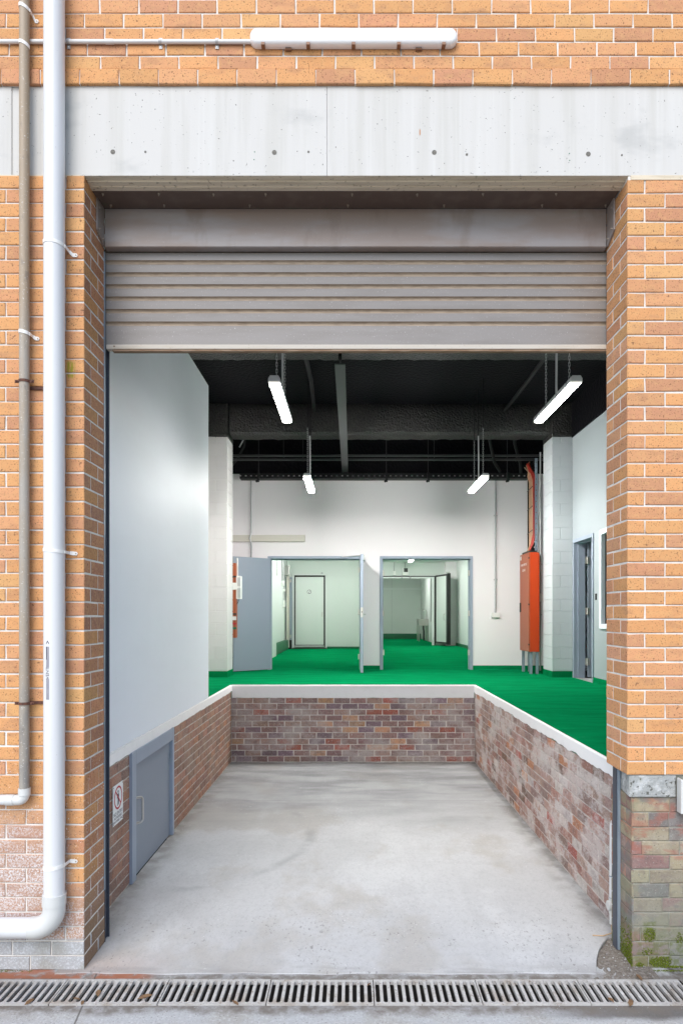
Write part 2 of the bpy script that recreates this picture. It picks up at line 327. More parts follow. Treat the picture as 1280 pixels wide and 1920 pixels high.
# ------------------------------------------------------------------ mesh builder
class MB:
    def __init__(s): s.v = []; s.f = []; s.mi = []; s.c = []; s.cm = 0; s.cc = (1, 1, 1)
    def add(s, vs, fs, mi=None, col=None):
        o = len(s.v); s.v += [tuple(v) for v in vs]
        for f in fs:
            s.f.append(tuple(i+o for i in f)); s.mi.append(s.cm if mi is None else mi); s.c.append(col or s.cc)
    def box(s, x0, x1, y0, y1, z0, z1, mi=None, col=None):
        vs = [(x, y, z) for z in (z0, z1) for y in (y0, y1) for x in (x0, x1)]
        s.add(vs, [(0, 2, 3, 1), (4, 5, 7, 6), (0, 1, 5, 4), (2, 6, 7, 3), (0, 4, 6, 2), (1, 3, 7, 5)], mi, col); return s
    def tube(s, pts, r, n=16, cap=True, mi=None, col=None):
        pts = [Vector(p) for p in pts]; m = len(pts); rings = []
        rr = r if isinstance(r, (list, tuple)) else [r]*m
        ref = None
        for i, p in enumerate(pts):
            d = (pts[min(i+1, m-1)]-pts[max(i-1, 0)]).normalized()
            if ref is None:
                ref = Vector((0, 0, 1)) if abs(d.z) < .9 else Vector((0, 1, 0))
            a = (ref - d*ref.dot(d)).normalized(); ref = a; b = d.cross(a)
            rings.append([p+(a*math.cos(2*math.pi*k/n)+b*math.sin(2*math.pi*k/n))*rr[i] for k in range(n)])
        vs = [q for g in rings for q in g]; fs = []
        for i in range(m-1):
            for k in range(n):
                k2 = (k+1) % n; fs.append((i*n+k, i*n+k2, (i+1)*n+k2, (i+1)*n+k))
        if cap: fs.append(tuple(range(n-1, -1, -1))); fs.append(tuple((m-1)*n+k for k in range(n)))
        s.add(vs, fs, mi, col); return s
    def prism(s, poly, axis, a, b, mi=None, col=None, mis=None):
        """poly of 2-D points extruded along axis from a to b (x: poly=(y,z); y: poly=(x,z); z: poly=(x,y))"""
        def P(p, t): return {'x': (t, p[0], p[1]), 'y': (p[0], t, p[1]), 'z': (p[0], p[1], t)}[axis]
        n = len(poly); vs = [P(p, a) for p in poly]+[P(p, b) for p in poly]
        for i in range(n):
            j = (i+1) % n
            s.add([vs[i], vs[j], vs[n+j], vs[n+i]], [(0, 1, 2, 3)], mis[i] if mis else mi, col)
        s.add(vs, [tuple(range(n-1, -1, -1)), tuple(range(n, 2*n))], mi, col); return s
    def build(s, name, mats, parent=None, bevel=0, seg=2, smooth=False, recalc=True):
        me = bpy.data.meshes.new(name)
        off = wloc(parent)
        me.from_pydata([(v[0]-off.x, v[1]-off.y, v[2]-off.z) for v in s.v], [], s.f)
        if not isinstance(mats, (list, tuple)): mats = [mats]
        for m in mats: me.materials.append(MA[m] if isinstance(m, str) else m)
        me.polygons.foreach_set('material_index', s.mi)
        if any(c != (1, 1, 1) for c in s.c):
            a = me.attributes.new('bc', 'FLOAT_COLOR', 'FACE')
            a.data.foreach_set('color', [q for c in s.c for q in (*c, 1.0)])
        if recalc:
            bm = bmesh.new(); bm.from_mesh(me); bmesh.ops.remove_doubles(bm, verts=bm.verts, dist=1e-6)
            bmesh.ops.recalc_face_normals(bm, faces=bm.faces); bm.to_mesh(me); bm.free()
        me.update()
        o = bpy.data.objects.new(name, me); COL.objects.link(o); o.parent = parent
        if smooth:
            for p in me.polygons: p.use_smooth = True
            try: me.set_sharp_from_angle(angle=R(40))
            except Exception: pass
        if bevel:
            b = o.modifiers.new('bevel', 'BEVEL'); b.width = bevel; b.segments = seg; b.limit_method = 'ANGLE'; b.angle_limit = R(40)
        return o

def wloc(o):
    v = Vector((0, 0, 0))
    while o is not None: v = v+o.location; o = o.parent
    return v

def tag(o, label=None, cat=None, group=None, kind=None):
    if label: o['label'] = label
    if cat: o['category'] = cat
    if group: o['group'] = group
    if kind: o['kind'] = kind
    return o
def thing(name, label, cat, loc=(0, 0, 0), group=None):
    o = bpy.data.objects.new(name, None); o.empty_display_size = .1; COL.objects.link(o); o.location = loc
    return tag(o, label, cat, group)
def box(name, b, mat, parent=None, bevel=0, smooth=False): return MB().box(*b).build(name, mat, parent, bevel)
KIDS = {}
def copy_tree(o, parent=None):
    c = o.copy(); COL.objects.link(c)
    if parent is not None: c.parent = parent
    for ch in [q for q in list(o.children)]: copy_tree(ch, c)
    return c

def plate2d(outer, holes, name, mat, parent, place, thick):
    """flat plate with holes; place maps a local (x,y,z) to the world"""
    cu = bpy.data.curves.new(name, 'CURVE'); cu.dimensions = '2D'; cu.fill_mode = 'BOTH'; cu.extrude = thick/2
    for lp in [outer]+holes:
        sp = cu.splines.new('POLY'); sp.points.add(len(lp)-1); sp.use_cyclic_u = True
        for q, p in zip(sp.points, lp): q.co = (p[0], p[1], 0, 1)
    to = bpy.data.objects.new(name, cu); COL.objects.link(to)
    dg = bpy.context.evaluated_depsgraph_get(); me = bpy.data.meshes.new_from_object(to.evaluated_get(dg))
    bpy.data.objects.remove(to)
    return mesh_in(me, name, mat, parent, place)
def mesh_in(me, name, mat, parent, place):
    off = wloc(parent)
    for v in me.vertices: v.co = Vector(place(*v.co))-off
    me.materials.clear(); me.materials.append(MA[mat]); me.update()
    o = bpy.data.objects.new(name, me); COL.objects.link(o); o.parent = parent
    return o
def text(body, size, name, mat, parent, place, thick=.0004, align='CENTER', space=1.0):
    cu = bpy.data.curves.new(name, 'FONT'); cu.body = body; cu.size = size; cu.align_x = align; cu.align_y = 'CENTER'
    cu.extrude = thick/2; cu.space_character = space; cu.resolution_u = 3
    to = bpy.data.objects.new(name, cu); COL.objects.link(to)
    dg = bpy.context.evaluated_depsgraph_get(); me = bpy.data.meshes.new_from_object(to.evaluated_get(dg))
    bpy.data.objects.remove(to)
    return mesh_in(me, name, mat, parent, place)

# ------------------------------------------------------------------ bricks
def brick(mb, P, u0, u1, z0, z1, h, col, mi, bev=.004, jit=.0022):
    """P(u, z, d): point on a wall face, d = distance out of the mortar plane"""
    j = lambda: rng.uniform(-jit, jit)
    b = min(bev, (u1-u0)/3); dh = rng.uniform(-.0012, .0012)
    base = [(u0, z0), (u1, z0), (u1, z1), (u0, z1)]
    base = [(u+j(), z+j()) for u, z in base]
    top = [(base[0][0]+b, base[0][1]+b), (base[1][0]-b, base[1][1]+b), (base[2][0]-b, base[2][1]-b), (base[3][0]+b, base[3][1]-b)]
    if rng.random() < .22:
        k = rng.randrange(4); ch = rng.uniform(.003, .009); sx = 1 if k in (0, 3) else -1; sz = 1 if k in (0, 1) else -1
        top[k] = (top[k][0]+sx*ch, top[k][1]+sz*ch*.7)
    vs = [P(u, z, -.004) for u, z in base]+[P(u, z, h-b*.7+dh) for u, z in base]+[P(u, z, h+dh) for u, z in top]
    fs = [(8, 9, 10, 11)]
    for k in range(4):
        k2 = (k+1) % 4; fs += [(k, k2, k2+4, k+4), (k+4, k2+4, k2+8, k+8)]
    mb.add(vs, fs, mi, col)
def course(mb, P, u0, u1, z0, z1, joints, h, pal, mi, gap=.010, skips=(), first=None, last=None, **kw):
    """joints: sorted joint centres strictly between u0 and u1"""
    js = [u0]+[j for j in joints if u0+.02 < j < u1-.02]+[u1]
    for i in range(len(js)-1):
        a = js[i]+(gap/2 if i else 0); b = js[i+1]-(gap/2 if i < len(js)-2 else 0)
        segs = [(a, b)]
        for (su0, su1, sz0, sz1) in skips:
            if z0 < sz1-.01 and z1 > sz0+.01:
                ns = []
                for (p, q) in segs:
                    if q <= su0 or p >= su1: ns.append((p, q)); continue
                    if p < su0: ns.append((p, su0))
                    if q > su1: ns.append((su1, q))
                segs = ns
        c = pal()
        if i == 0 and first: c = first
        if i == len(js)-2 and last: c = last
        for p, q in segs:
            if q-p > .015: brick(mb, P, p, q, z0, z1, h, c, mi, **kw)
def reg_joints(u0, u1, phase, L): 
    k = math.floor((u0-phase)/L); o = []
    while phase+k*L < u1: o.append(phase+k*L); k += 1
    return o
def vary(c, a): 
    f = 1+rng.uniform(-a, a); return tuple(max(.01, v*f*(1+rng.uniform(-a*.25, a*.25))) for v in c)
def pal_face():
    r = rng.random()
    c = (.62, .315, .135) if r < .5 else (.60, .305, .15) if r < .78 else (.535, .265, .145) if r < .92 else (.65, .36, .155)
    return vary(c, .07)
def pal_jamb():  # darker brick tones: the left return's shade put into the colour
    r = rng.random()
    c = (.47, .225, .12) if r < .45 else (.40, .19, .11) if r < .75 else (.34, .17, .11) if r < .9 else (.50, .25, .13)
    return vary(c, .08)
def pal_jambr():
    r = rng.random()
    return vary((.61, .31, .15) if r < .5 else (.52, .255, .14) if r < .8 else (.58, .305, .175), .07)

FY = 4.18; FS = 306.2                       # facade plane, photo pixels per metre there
def fx(px): return (px-660)/FS
def fz(py): return 2.16+(1157-py)/FS
JL, JR = fx(157.5), fx(1176)                # the two corners of the opening
HB = .007                                    # bricks stand this far out of the mortar
SOF = 4.867                                  # underside of the lintel
Pf = lambda u, z, d: (u, FY+HB-d, z)

facade = thing('brick_facade', 'orange brick facade with pale concrete lintel over the loading bay opening', 'building', (0, FY, 0))
XL, XR = -4.6, 4.6
# upper brickwork
mb = MB(); mb.box(XL, XR, FY+HB, FY+.35, 5.416, 6.6, 0); mb.box(XL+.001, XR-.001, FY-.008, FY+.1, 5.421, 5.507, 0)
zr = 5.514
rows = [151, 188, 163.5, 195.5, 158, 186.5, 161, 190, 155, 189, 160, 188]
for i, ph in enumerate(rows):
    z0 = 5.418 if i == 0 else 5.514+(i-1)*.0868+.005
    z1 = 5.509 if i == 0 else 5.514+i*.0868-.005
    if i == 0:
        Pp = lambda u, z, d: (u, FY+HB-d-(.016 if d > 0 else 0), z)
        js = reg_joints(XL, XR, fx(ph), .24)
        course(mb, Pp, XL, XR, z0, z1, js, HB, pal_face, 1, gap=.007)
    else:
        course(mb, Pf, XL, XR, z0, z1, reg_joints(XL, XR, fx(ph), .24), HB, pal_face, 1)
mb.build('upper_brickwork', ['mortar', 'face'], facade, recalc=True)
# lintel: three cast panels with open joints
lp = MB()
for a, b in ((XL, fx(21)), (fx(36), fx(612.85)), (fx(613.15), XR)):
    lp.box(a, b, FY+.006, FY+.12, SOF, 5.416)
lint = lp.build('concrete_lintel', 'lintel', facade, .004, 2)
box('lintel_core', (XL, XR, FY+.1215, FY+.33, SOF+.002, 5.414), 'lintel', facade)
box('lintel_joint', (fx(21)+.0005, fx(36)-.0005, FY+.013, FY+.119, SOF+.003, 5.413), 'lintel', facade)
for px, py, r in ((211, 283, .0145), (514, 284, .0145), (814, 284, .0145), (1103, 287, .0145), (272, 283, .007), (578, 283, .007), (875, 288, .0075), (1166, 289, .006)):
    n = 16; x, z = fx(px), fz(py)
    MB().add([(x+r*math.cos(2*math.pi*k/n), FY+.0045, z+r*math.sin(2*math.pi*k/n)) for k in range(n)]+[(x, FY+.0055, z)],
             [(k, (k+1) % n, n) for k in range(n)]) 
    t = MB(); t.tube([(x, FY+.0045, z), (x, FY+.03, z)], r, n); t.build('tie_hole_disc', 'hole', facade)  # dark disc standing for the recess; its shade is in the colour
for px, py in ((477, 283), (476, 297.5), (1067.5, 286), (1068, 299)):
    t = MB(); t.tube([(fx(px), FY+.0045, fz(py)), (fx(px), FY+.03, fz(py))], .0035, 8); t.build('anchor_plug', M('green anchor plug', (.04, .16, .09), .6) if 'plug' not in MA else MA['plug'], facade)

# piers: course heights read down the wall
def interp(anch, i):
    for (i0, y0), (i1, y1) in zip(anch, anch[1:]):
        if i0 <= i <= i1: return y0+(y1-y0)*(i-i0)/(i1-i0)
LA = [(-1, 327), (0, 353.5), (10, 619), (20, 886), (35, 1290.8), (40, 1426.5), (41, 1454), (42, 1491.5), (43, 1519), (44, 1547), (54, 1820.5)]
lz = [fz(interp(LA, i)) for i in range(-1, 55)]
core = MB(); core.box(XL, JL-HB, FY+HB, FY+.35, -.05, SOF-.001, 0); core.box(JL-HB-.001, JL-.0032, FY+HB-.001, FY+.3495, -.05, SOF-.002, 0)
Pj = lambda u, z, d: (JL-HB+d, u, z)
prev = None
for i in range(len(lz)-1):
    z1, z0 = lz[i]-.005, lz[i+1]+.005
    if i == 0: z1 = SOF-.002
    header = (i % 2 == 0)
    soldier = (i == 42)
    cc = pal_face()
    if soldier:
        course(core, Pf, XL, JL, z0, z1, [JL-.022-.11*k for k in range(40)], HB, pal_face, 1, gap=.012)
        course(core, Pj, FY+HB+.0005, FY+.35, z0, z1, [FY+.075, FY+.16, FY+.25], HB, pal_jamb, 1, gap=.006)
    else:
        a = JL-.115 if header else JL-.24
        if i >= 53: a = JL-.20 if i == 53 else JL-.33
        course(core, Pf, XL, JL, z0, z1, sorted([a-.24*k for k in range(14)]), HB, pal_face, 1, last=cc)
        jc = tuple(v*.78 for v in cc)  # same corner brick, its shaded side coloured darker
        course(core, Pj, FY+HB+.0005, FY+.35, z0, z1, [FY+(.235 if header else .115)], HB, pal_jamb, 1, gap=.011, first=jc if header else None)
core.build('brick_pier', ['mortar', 'face'], facade)

RA = [(-1, 336), (0, 361.8), (40, 1428), (41, 1453.7)]
rz = [fz(interp(RA, i)) for i in range(-1, 42)]
core = MB(); core.box(JR+HB, XR, FY+HB, FY+.35, rz[-1], SOF-.001, 0); core.box(JR+.0032, JR+HB+.001, FY+HB-.001, FY+.3495, rz[-1]+.002, SOF-.03, 0)
Pr = lambda u, z, d: (JR+HB-d, u, z)
for i in range(len(rz)-1):
    z1, z0 = rz[i]-.005, rz[i+1]+.005
    if i == 0: z1 = SOF-.028
    if i == len(rz)-2: z0 = rz[-1]+.001
    header = (i % 2 == 0); cc = pal_face()
    a = JR+.108 if header else JR+.232
    course(core, Pf, JR, XR, z0, z1, [a+.24*k for k in range(14)], HB, pal_face, 1, first=cc)
    course(core, Pr, FY+HB+.0005, FY+.35, z0, z1, [FY+(.235 if header else .115)], HB, pal_jambr, 1, gap=.011, first=tuple(v*.92 for v in cc) if header else None)  # corner brick coloured slightly darker on its return, shade in the colour
core.build('brick_pier', ['mortar', 'face'], facade)
# below the right pier: cast concrete pad stone, then old mossy brick
PX = fx(1187.5)
pad = MB()
pz0, pz1 = fz(1497), fz(1454.5)
prof = [(FY+.012, pz0), (FY+.012, pz1), (FY+.36, pz1), (FY+.36, pz0)]
pad.prism([(1.700, FY+.02), (1.712, FY+.008), (fx(1270)-.01, FY+.01), (fx(1270), FY+.02), (fx(1270), FY+.36), (1.735, FY+.36), (1.727, FY+.2)], 'z', pz0+.002, pz1-.001)
pad.build('pad_stone', 'roughcrete', facade, .008, 3)
box('mortar_bed', (fx(1270)+.001, XR, FY+.028, FY+.36, pz0+.001, pz1-.001), 'mossmortar', facade)
core = MB(); core.box(PX+.006, XR, FY+.03, FY+.36, -.05, pz0, 0)
Pq = lambda u, z, d: (u, FY+.03-d, z)
Ps = lambda u, z, d: (PX+.006-d, u, z)
oy = [1497.5, 1526, 1554, 1580, 1607, 1634, 1660.6, 1688, 1715, 1742.7, 1770.6, 1797, 1824]
jn = [[1260, 1274], [1220, 1257], [1258], [1206], [1259], [1222], [1258], [1245], [1258], [1204, 1230], [1259], [1219, 1257]]
def pal_plinth():
    r = rng.random()
    c = (.33, .285, .19) if r < .3 else (.35, .16, .11) if r < .48 else (.205, .195, .18) if r < .8 else (.26, .15, .13)
    return vary(c, .15)
for i in range(len(oy)-1):
    z1, z0 = fz(oy[i])-.0028, fz(oy[i+1])+.0028
    js = [fx(p) for p in jn[i]]; js += [js[-1]+.235*k for k in range(1, 13)]
    course(core, Pq, PX, XR, z0, z1, js, .006, pal_plinth, 1, gap=.005, bev=.006, jit=.003)
    course(core, Ps, FY+.0245, FY+.36, z0, z1, [FY+(.13 if i % 2 else .24)], .006, pal_plinth, 1, gap=.007, bev=.005, jit=.003)
core.build('mossy_plinth', ['mossmortar', 'old_p'], facade)
# stepped trim under the lintel
tr = MB(); prof = [(FY+.004, SOF-.0005), (FY+.045, SOF-.003), (FY+.047, SOF-.010), (FY+.088, SOF-.010), (FY+.090, SOF-.016), (FY+.128, SOF-.016), (FY+.128, SOF-.0005)]
tr.prism(prof, 'x', JL-.02, JR+.02); tr.build('soffit_trim', 'trim', facade)
box('soffit_trim', (XL, JL-.021, FY+.002, FY+.0065, SOF-.012, SOF+.004), 'trim', facade)
box('soffit_trim', (JR+.021, XR, FY-.002, FY+.0065, SOF-.028, SOF-.001), 'trim', facade)
# building above and behind, so that no sky leaks in
box('roof_slab', (-7, 7.2, FY+.36, 33, 6.25, 6.6), 'roughcrete', facade)

# ------------------------------------------------------------------ roller shutter
sh = thing('roller_shutter', 'grey steel roller shutter half rolled up under the concrete lintel', 'shutter', (0, 4.5, 3.93))
zs = SOF-.0175
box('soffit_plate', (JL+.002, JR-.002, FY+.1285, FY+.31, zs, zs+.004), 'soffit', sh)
for s, xj in ((1, JL), (-1, JR)):
    p = MB(); a, b = xj+s*.0015, xj+s*.012
    p.prism([(FY+.19, zs-.0015), (FY+.3085, zs-.0015), (FY+.3085, 4.597), (FY+.19, 4.645)], 'x', a, b); p.build('side_plate', 'fascia', sh, .0015)
f = MB(); FYY = FY+.311
f.prism([(FYY, zs-.001), (FYY, 4.600), (FYY+.012, 4.594), (FYY+.055, 4.594), (FYY+.055, 4.60), (FYY+.02, 4.60), (FYY+.004, zs-.001)], 'x', JL+.013, JR-.013)
f.build('hood_fascia', 'fascia', sh, .002)
def boltmb(x, y, z, r=.008, ax='z'):
    t = MB(); d = (0, 0, -.007) if ax == 'z' else ax
    t.tube([(x, y, z), (x+d[0], y+d[1], z+d[2])], [r, r*.75], 6); t.tube([(x+d[0]*.8, y+d[1]*.8, z+d[2]*.8), (x+d[0]*2.2, y+d[1]*2.2, z+d[2]*2.2)], r*.4, 6); return t
for px in (193, 298, 400, 498, 660, 782, 905, 1042):
    x = (px-660)/1280*4.335
    boltmb(x, 4.335+rng.uniform(-.004, .004), zs).build('bolt', 'bolt', sh)
for px in (208, 308, 468, 652, 832, 1016, 1135):
    x = (px-660)/1280*4.452
    if JL+.03 < x < JR-.03: boltmb(x, 4.452, zs).build('bolt', 'bolt', sh)
for s, xj in ((1, JL), (-1, JR)):
    for (y, z) in ((4.40, 4.665), (4.465, 4.635), (4.40, 4.80)):
        boltmb(xj+s*.012, y, z, .006, (s*.005, 0, 0)).build('bolt', 'bolt', sh)
# curtain profile, from under the hood to the bottom rail
CY = 4.555; prof = []; mt = []
z = 4.74
grooves = [4.74-.02, 4.612+.03, 4.542, 4.4625, 4.382, 4.300, 4.218, 4.135]
gy = [1157-(p) for p in ()]
grooves = [2.16+(1157-p)/1280*CY for p in (447, 469, 491.5, 514, 536.5, 559.5, 583, 606.5)]
pts = [(CY+.004, 4.76)]; ms = []
for g in grooves:
    w, d = .0145, .0135
    pts.append((CY, g+w)); ms.append(0)
    for k in range(1, 7):
        a = math.pi*k/7; pts.append((CY+d*math.sin(a), g+w*math.cos(a))); ms.append(1)
    pts.append((CY, g-w)); ms.append(1)
    pts.append((CY-.0035, g-w-.006)); ms.append(0)
pts.append((CY-.001, 3.972)); ms.append(0)
c = MB(); x0, x1 = JL-.010, JR+.03
for i in range(len(pts)-1):
    (ya, za), (yb, zb) = pts[i], pts[i+1]
    n = 24
    c.add([(x0+(x1-x0)*k/n, ya, za) for k in range(n+1)]+[(x0+(x1-x0)*k/n, yb, zb) for k in range(n+1)],
          [(k, k+1, n+2+k, n+1+k) for k in range(n)], ms[i])
    c.add([(x0, ya+.002+.02, za), (x1, ya+.022, za), (x1, yb+.022, zb), (x0, yb+.022, zb)], [(0, 1, 2, 3)], ms[i])
c.build('curtain', ['slat', 'slatdirt'], sh, recalc=False)
box('bottom_rail', (JL+.006, JR+.02, CY-.016, CY+.03, 3.944, 3.974), 'railp', sh, .003)
box('rail_seal', (JL+.045, JR+.02, CY-.012, CY+.026, 3.930, 3.9435), 'railb', sh, .003)
boltmb(JL+.06, CY-.016, 3.962, .006, (0, -.003, 0)).build('bolt', 'railb', sh)
g = MB(); g.prism([(JL-.02, FY+.353), (JL+.002, FY+.353), (JL+.002, FY+.358), (JL-.014, FY+.358), (JL-.014, FY+.43), (JL+.002, FY+.43), (JL+.002, FY+.436), (JL-.02, FY+.436)], 'z', .0, 4.6)
g.build('guide_channel', 'guide', sh, 0)
box('guide_angle', (JL-.0045, JL+.004, FY+.335, FY+.3515, .35, 4.58), 'galv', sh)
gx = 1.748
g = MB(); g.prism([(gx-.016, FY+.335), (gx+.03, FY+.335), (gx+.03, FY+.341), (gx-.010, FY+.341), (gx-.010, FY+.40), (gx+.03, FY+.40), (gx+.03, FY+.406), (gx-.016, FY+.406)], 'z', .0, 4.6) if False else g.prism([(1.705, 4.405), (1.7215, 4.405), (1.7215, 4.411), (1.711, 4.411), (1.711, 4.464), (1.7215, 4.464), (1.7215, 4.47), (1.705, 4.47)], 'z', .01, rz[-1]-.003)
g.build('guide_channel', 'guide', sh)  # dark strip of the galvanised guide: shadow put into the colour
box('guide_angle', (1.7085, 1.7225, 4.385, 4.404, .02, rz[-1]-.004), 'galv', sh)

# ------------------------------------------------------------------ ground, bay floor
GX0, GX1, GY0, GY1 = -4.12, 1.95, 3.795, 4.06
def sheet(name, rects, z, mat, kind='structure'):
    m = MB()
    for (x0, x1, y0, y1) in rects: m.add([(x0, y0, z), (x1, y0, z), (x1, y1, z), (x0, y1, z)], [(0, 1, 2, 3)])
    return tag(m.build(name, mat), None, None, None, kind)
sheet('pavement', [(-90, 90, -90, GY0), (-90, GX0, GY0, GY1), (GX1, 90, GY0, GY1), (-90, 90, GY1, FY+.04)], -.004, 'pave')
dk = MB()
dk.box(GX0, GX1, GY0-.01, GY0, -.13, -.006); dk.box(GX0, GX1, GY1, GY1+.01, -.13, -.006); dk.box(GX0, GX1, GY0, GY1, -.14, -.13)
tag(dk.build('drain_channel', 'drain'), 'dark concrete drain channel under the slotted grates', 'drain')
# bay floor: a slab with a worn, slightly wandering front edge
fl = MB(); n = 60; xs = [-1.80+(3.64)*k/n for k in range(n+1)]
def fe(x):
    e = 4.132+.006*math.sin(7*x)+.004*math.sin(19*x+1)
    if x > 1.50: e += min(.46, .52*((x-1.50)/.27)**.55)
    return e
top = []
for x in xs:
    e = fe(x)
    top += [(x, e+.006, .0), (x, e, -.006), (x, e, -.05), (x, 10.14, 0)]
fl.v = top
for k in range(n):
    a, b = 4*k, 4*k+4
    for q in ((a, b, b+3, a+3), (a+1, b+1, b, a), (a+2, b+2, b+1, a+1)): fl.f.append(q); fl.mi.append(0); fl.c.append((1, 1, 1))
tag(fl.build('loading_bay_floor', 'slab'), kind='structure')

# ------------------------------------------------------------------ dock walls
DZ = 1.155                                   # dock floor level
DXL, DXR, DYB = -1.79, 1.815, 10.13
def pal_left():
    r = rng.random()
    return vary((.35, .185, .13) if r < .4 else (.27, .16, .125) if r < .75 else (.27, .17, .125) if r < .9 else (.38, .185, .11), .14)
def pal_back():
    r = rng.random()
    return vary((.30, .185, .17) if r < .4 else (.36, .225, .19) if r < .68 else (.40, .135, .095) if r < .77 else (.24, .165, .19) if r < .92 else (.50, .28, .17), .16)
def pal_right():
    r = rng.random()
    return vary((.36, .24, .205) if r < .38 else (.32, .17, .135) if r < .6 else (.24, .16, .14) if r < .74 else (.48, .42, .39) if r < .86 else (.44, .20, .11) if r < .91 else (.36, .12, .095) if r < .96 else (.17, .10, .075), .12)
def dockwall(label, P, u0, u1, ztop, pal, mats, skips=(), core=(), seed=0, gap=.011, h=.006):
    t = thing('dock_wall', label, 'wall', P((u0+u1)/2, 0, 0))
    m = MB()
    for cbx in core: m.box(*cbx, 0)
    z = .012; i = 0
    while z < ztop-.02:
        z1 = min(z+.0765, ztop)
        course(m, P, u0, u1, z, z1, reg_joints(u0, u1, u0+.07+(.12 if i % 2 else 0)+rng.uniform(-.012, .012), .24), h, pal, 1, gap=gap, skips=skips, bev=.005, jit=.003)
        z += .0868; i += 1
    m.build('brickwork', mats, t)
    return t
DY0, DY1 = 5.50, 6.80                        # low door in the left dock wall
wl_ = dockwall('brown brick dock wall on the left with the low grey door in it', lambda u, z, d: (DXL-.006+d, u, z), 4.54, DYB-.002, 1.05,
     pal_left, ['oldmortar', 'old_l'], [(DY0, DY1, 0, 1.07)], [(DXL-.25, DXL-.006, 4.54, DY0, -.05, 1.048), (DXL-.25, DXL-.006, DY1, DYB, -.05, 1.048)], gap=.008, h=.004)
wb_ = dockwall('dark purple-brown brick dock wall across the back of the bay', lambda u, z, d: (u, DYB+.006-d, z), DXL+.001, DXR-.001, .955,
     pal_back, ['palemortar', 'old_b'], (), [(DXL-.1, DXR+.1, DYB+.006, DYB+.25, -.05, .953)], gap=.015, h=.004)
wr_ = dockwall('pinkish lime-bloomed brick dock wall on the right of the bay', lambda u, z, d: (DXR+.006-d, u, z), 4.50, DYB-.002, 1.04,
     pal_right, ['thinmortar', 'old_r'], (), [(DXR+.006, DXR+.25, 4.50, DYB, -.05, 1.038)], gap=.009, h=.005)
def coping(t, P, u0, u1, zb, zt, out, wob=.008, skips=()):
    """painted concrete edge with a hand-cut lower line"""
    m = MB(); n = max(8, int((u1-u0)/.04)); us = [u0+(u1-u0)*k/n for k in range(n+1)]; vs = []
    lastb = 0
    for u in us:
        lastb = lastb*.6+rng.uniform(-wob, wob); b = zb+lastb
        vs += [P(u, b, .003), P(u, b+.004, out), P(u, zt-.008, out+rng.uniform(-.0012, .0012)), P(u, zt, out-.008), P(u, zt, -.20), P(u, b, -.2)]
    fs = []
    for k in range(n):
        for j in range(5): fs.append((6*k+j, 6*k+j+1, 6*k+7+j, 6*k+6+j))
        fs.append((6*k+5, 6*k, 6*k+6, 6*k+11))
    fs.append((0, 1, 2, 3, 4, 5)); fs.append(tuple(6*n+j for j in (5, 4, 3, 2, 1, 0)))
    m.add(vs, fs); return m.build('coping', 'coping', t, smooth=True)
coping(wl_, lambda u, z, d: (DXL-.006+d, u, z), 4.56, DYB+.2, 1.051, DZ-.006, .011, .004)
coping(wb_, lambda u, z, d: (u, DYB+.006-d, z), DXL+.006, DXR-.006, .956, DZ-.004, .011, .003)
coping(wr_, lambda u, z, d: (DXR+.006-d, u, z), 4.50, DYB+.2, 1.043, DZ-.005, .011, .009)

# dock floor: green sheet round the bay and through to the rooms
DF = MB()
for (x0, x1, y0, y1) in ((-2.42, DXL-.02, FY+.36, DYB+.02), (DXR+.02, 3.67, FY+.36, DYB+.02), (-2.42, 3.67, DYB+.02, 32)):
    DF.box(x0, x1, y0, y1, DZ-.3, DZ)
DF.f = DF.f; tag(DF.build('dock_floor', 'green'), kind='structure')
DF2 = box('side_room_floor', (3.672, 6.5, 8, 13, DZ-.3, DZ-.004), 'roughcrete'); tag(DF2, kind='structure')

# ------------------------------------------------------------------ hall walls
CZ = 5.73
pw = thing('partition_wall', 'tall pale blue-grey painted wall above the low grey door', 'wall', (DXL-.1, 6.5, DZ))
MB().prism([(DXL-.16, 4.55), (DXL, 4.55), (DXL, 8.515), (DXL-.16, 8.515)], 'z', DZ-.004, 5.05).build('wall_panel', 'paint', pw, .006, 2)
m = MB()
for k in range(60):                          # ragged paint line along the foot of the wall
    y = 4.6+k*.065; m.add([(DXL+.002, y, DZ-.004), (DXL+.012, y, DZ-.005), (DXL+.012, y+.065, DZ-.005), (DXL+.002, y+.065, DZ-.004+rng.uniform(0, .0)), (DXL+.0022, y+.03, DZ+rng.uniform(.001, .010))], [(0, 1, 2, 3), (0, 3, 4)])
m.build('paint_edge', 'coping', pw, recalc=False)

lw = thing('side_wall', 'white side wall behind the grey partition, black above', 'wall', (-2.5, 9, DZ))
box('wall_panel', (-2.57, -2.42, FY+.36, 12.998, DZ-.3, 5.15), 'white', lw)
box('black_band', (-2.57, -2.42, FY+.36, 12.998, 5.152, CZ), 'black', lw)
bw = thing('back_wall', 'white back wall with two double doorways', 'wall', (.6, 13, DZ))
O1 = (-1.605, .203, 3.318); O2 = (.528, 2.295, 3.318)
m = MB()
for (x0, x1, z0, z1) in ((-2.57, O1[0], DZ-.2, O1[2]), (O1[1], O2[0], DZ-.2, O1[2]), (O2[1], 3.82, DZ-.2, O1[2]), (-2.57, 3.82, O1[2], 4.885)):
    m.box(x0, x1, 13.0, 13.15, z0, z1)
m.build('wall_panel', 'white', bw)
box('black_band', (-2.57, 3.82, 12.996, 13.15, 4.887, CZ), 'black', bw)
m = MB()
for (x0, x1) in ((-2.42, O1[0]), (O1[1], O2[0]), (O2[1], 3.67)):
    m.prism([(12.999, DZ), (12.972, DZ), (12.985, DZ+.012), (12.990, DZ+.075), (12.999, DZ+.08)], 'x', x0, x1)
m.build('skirting', 'green', bw)
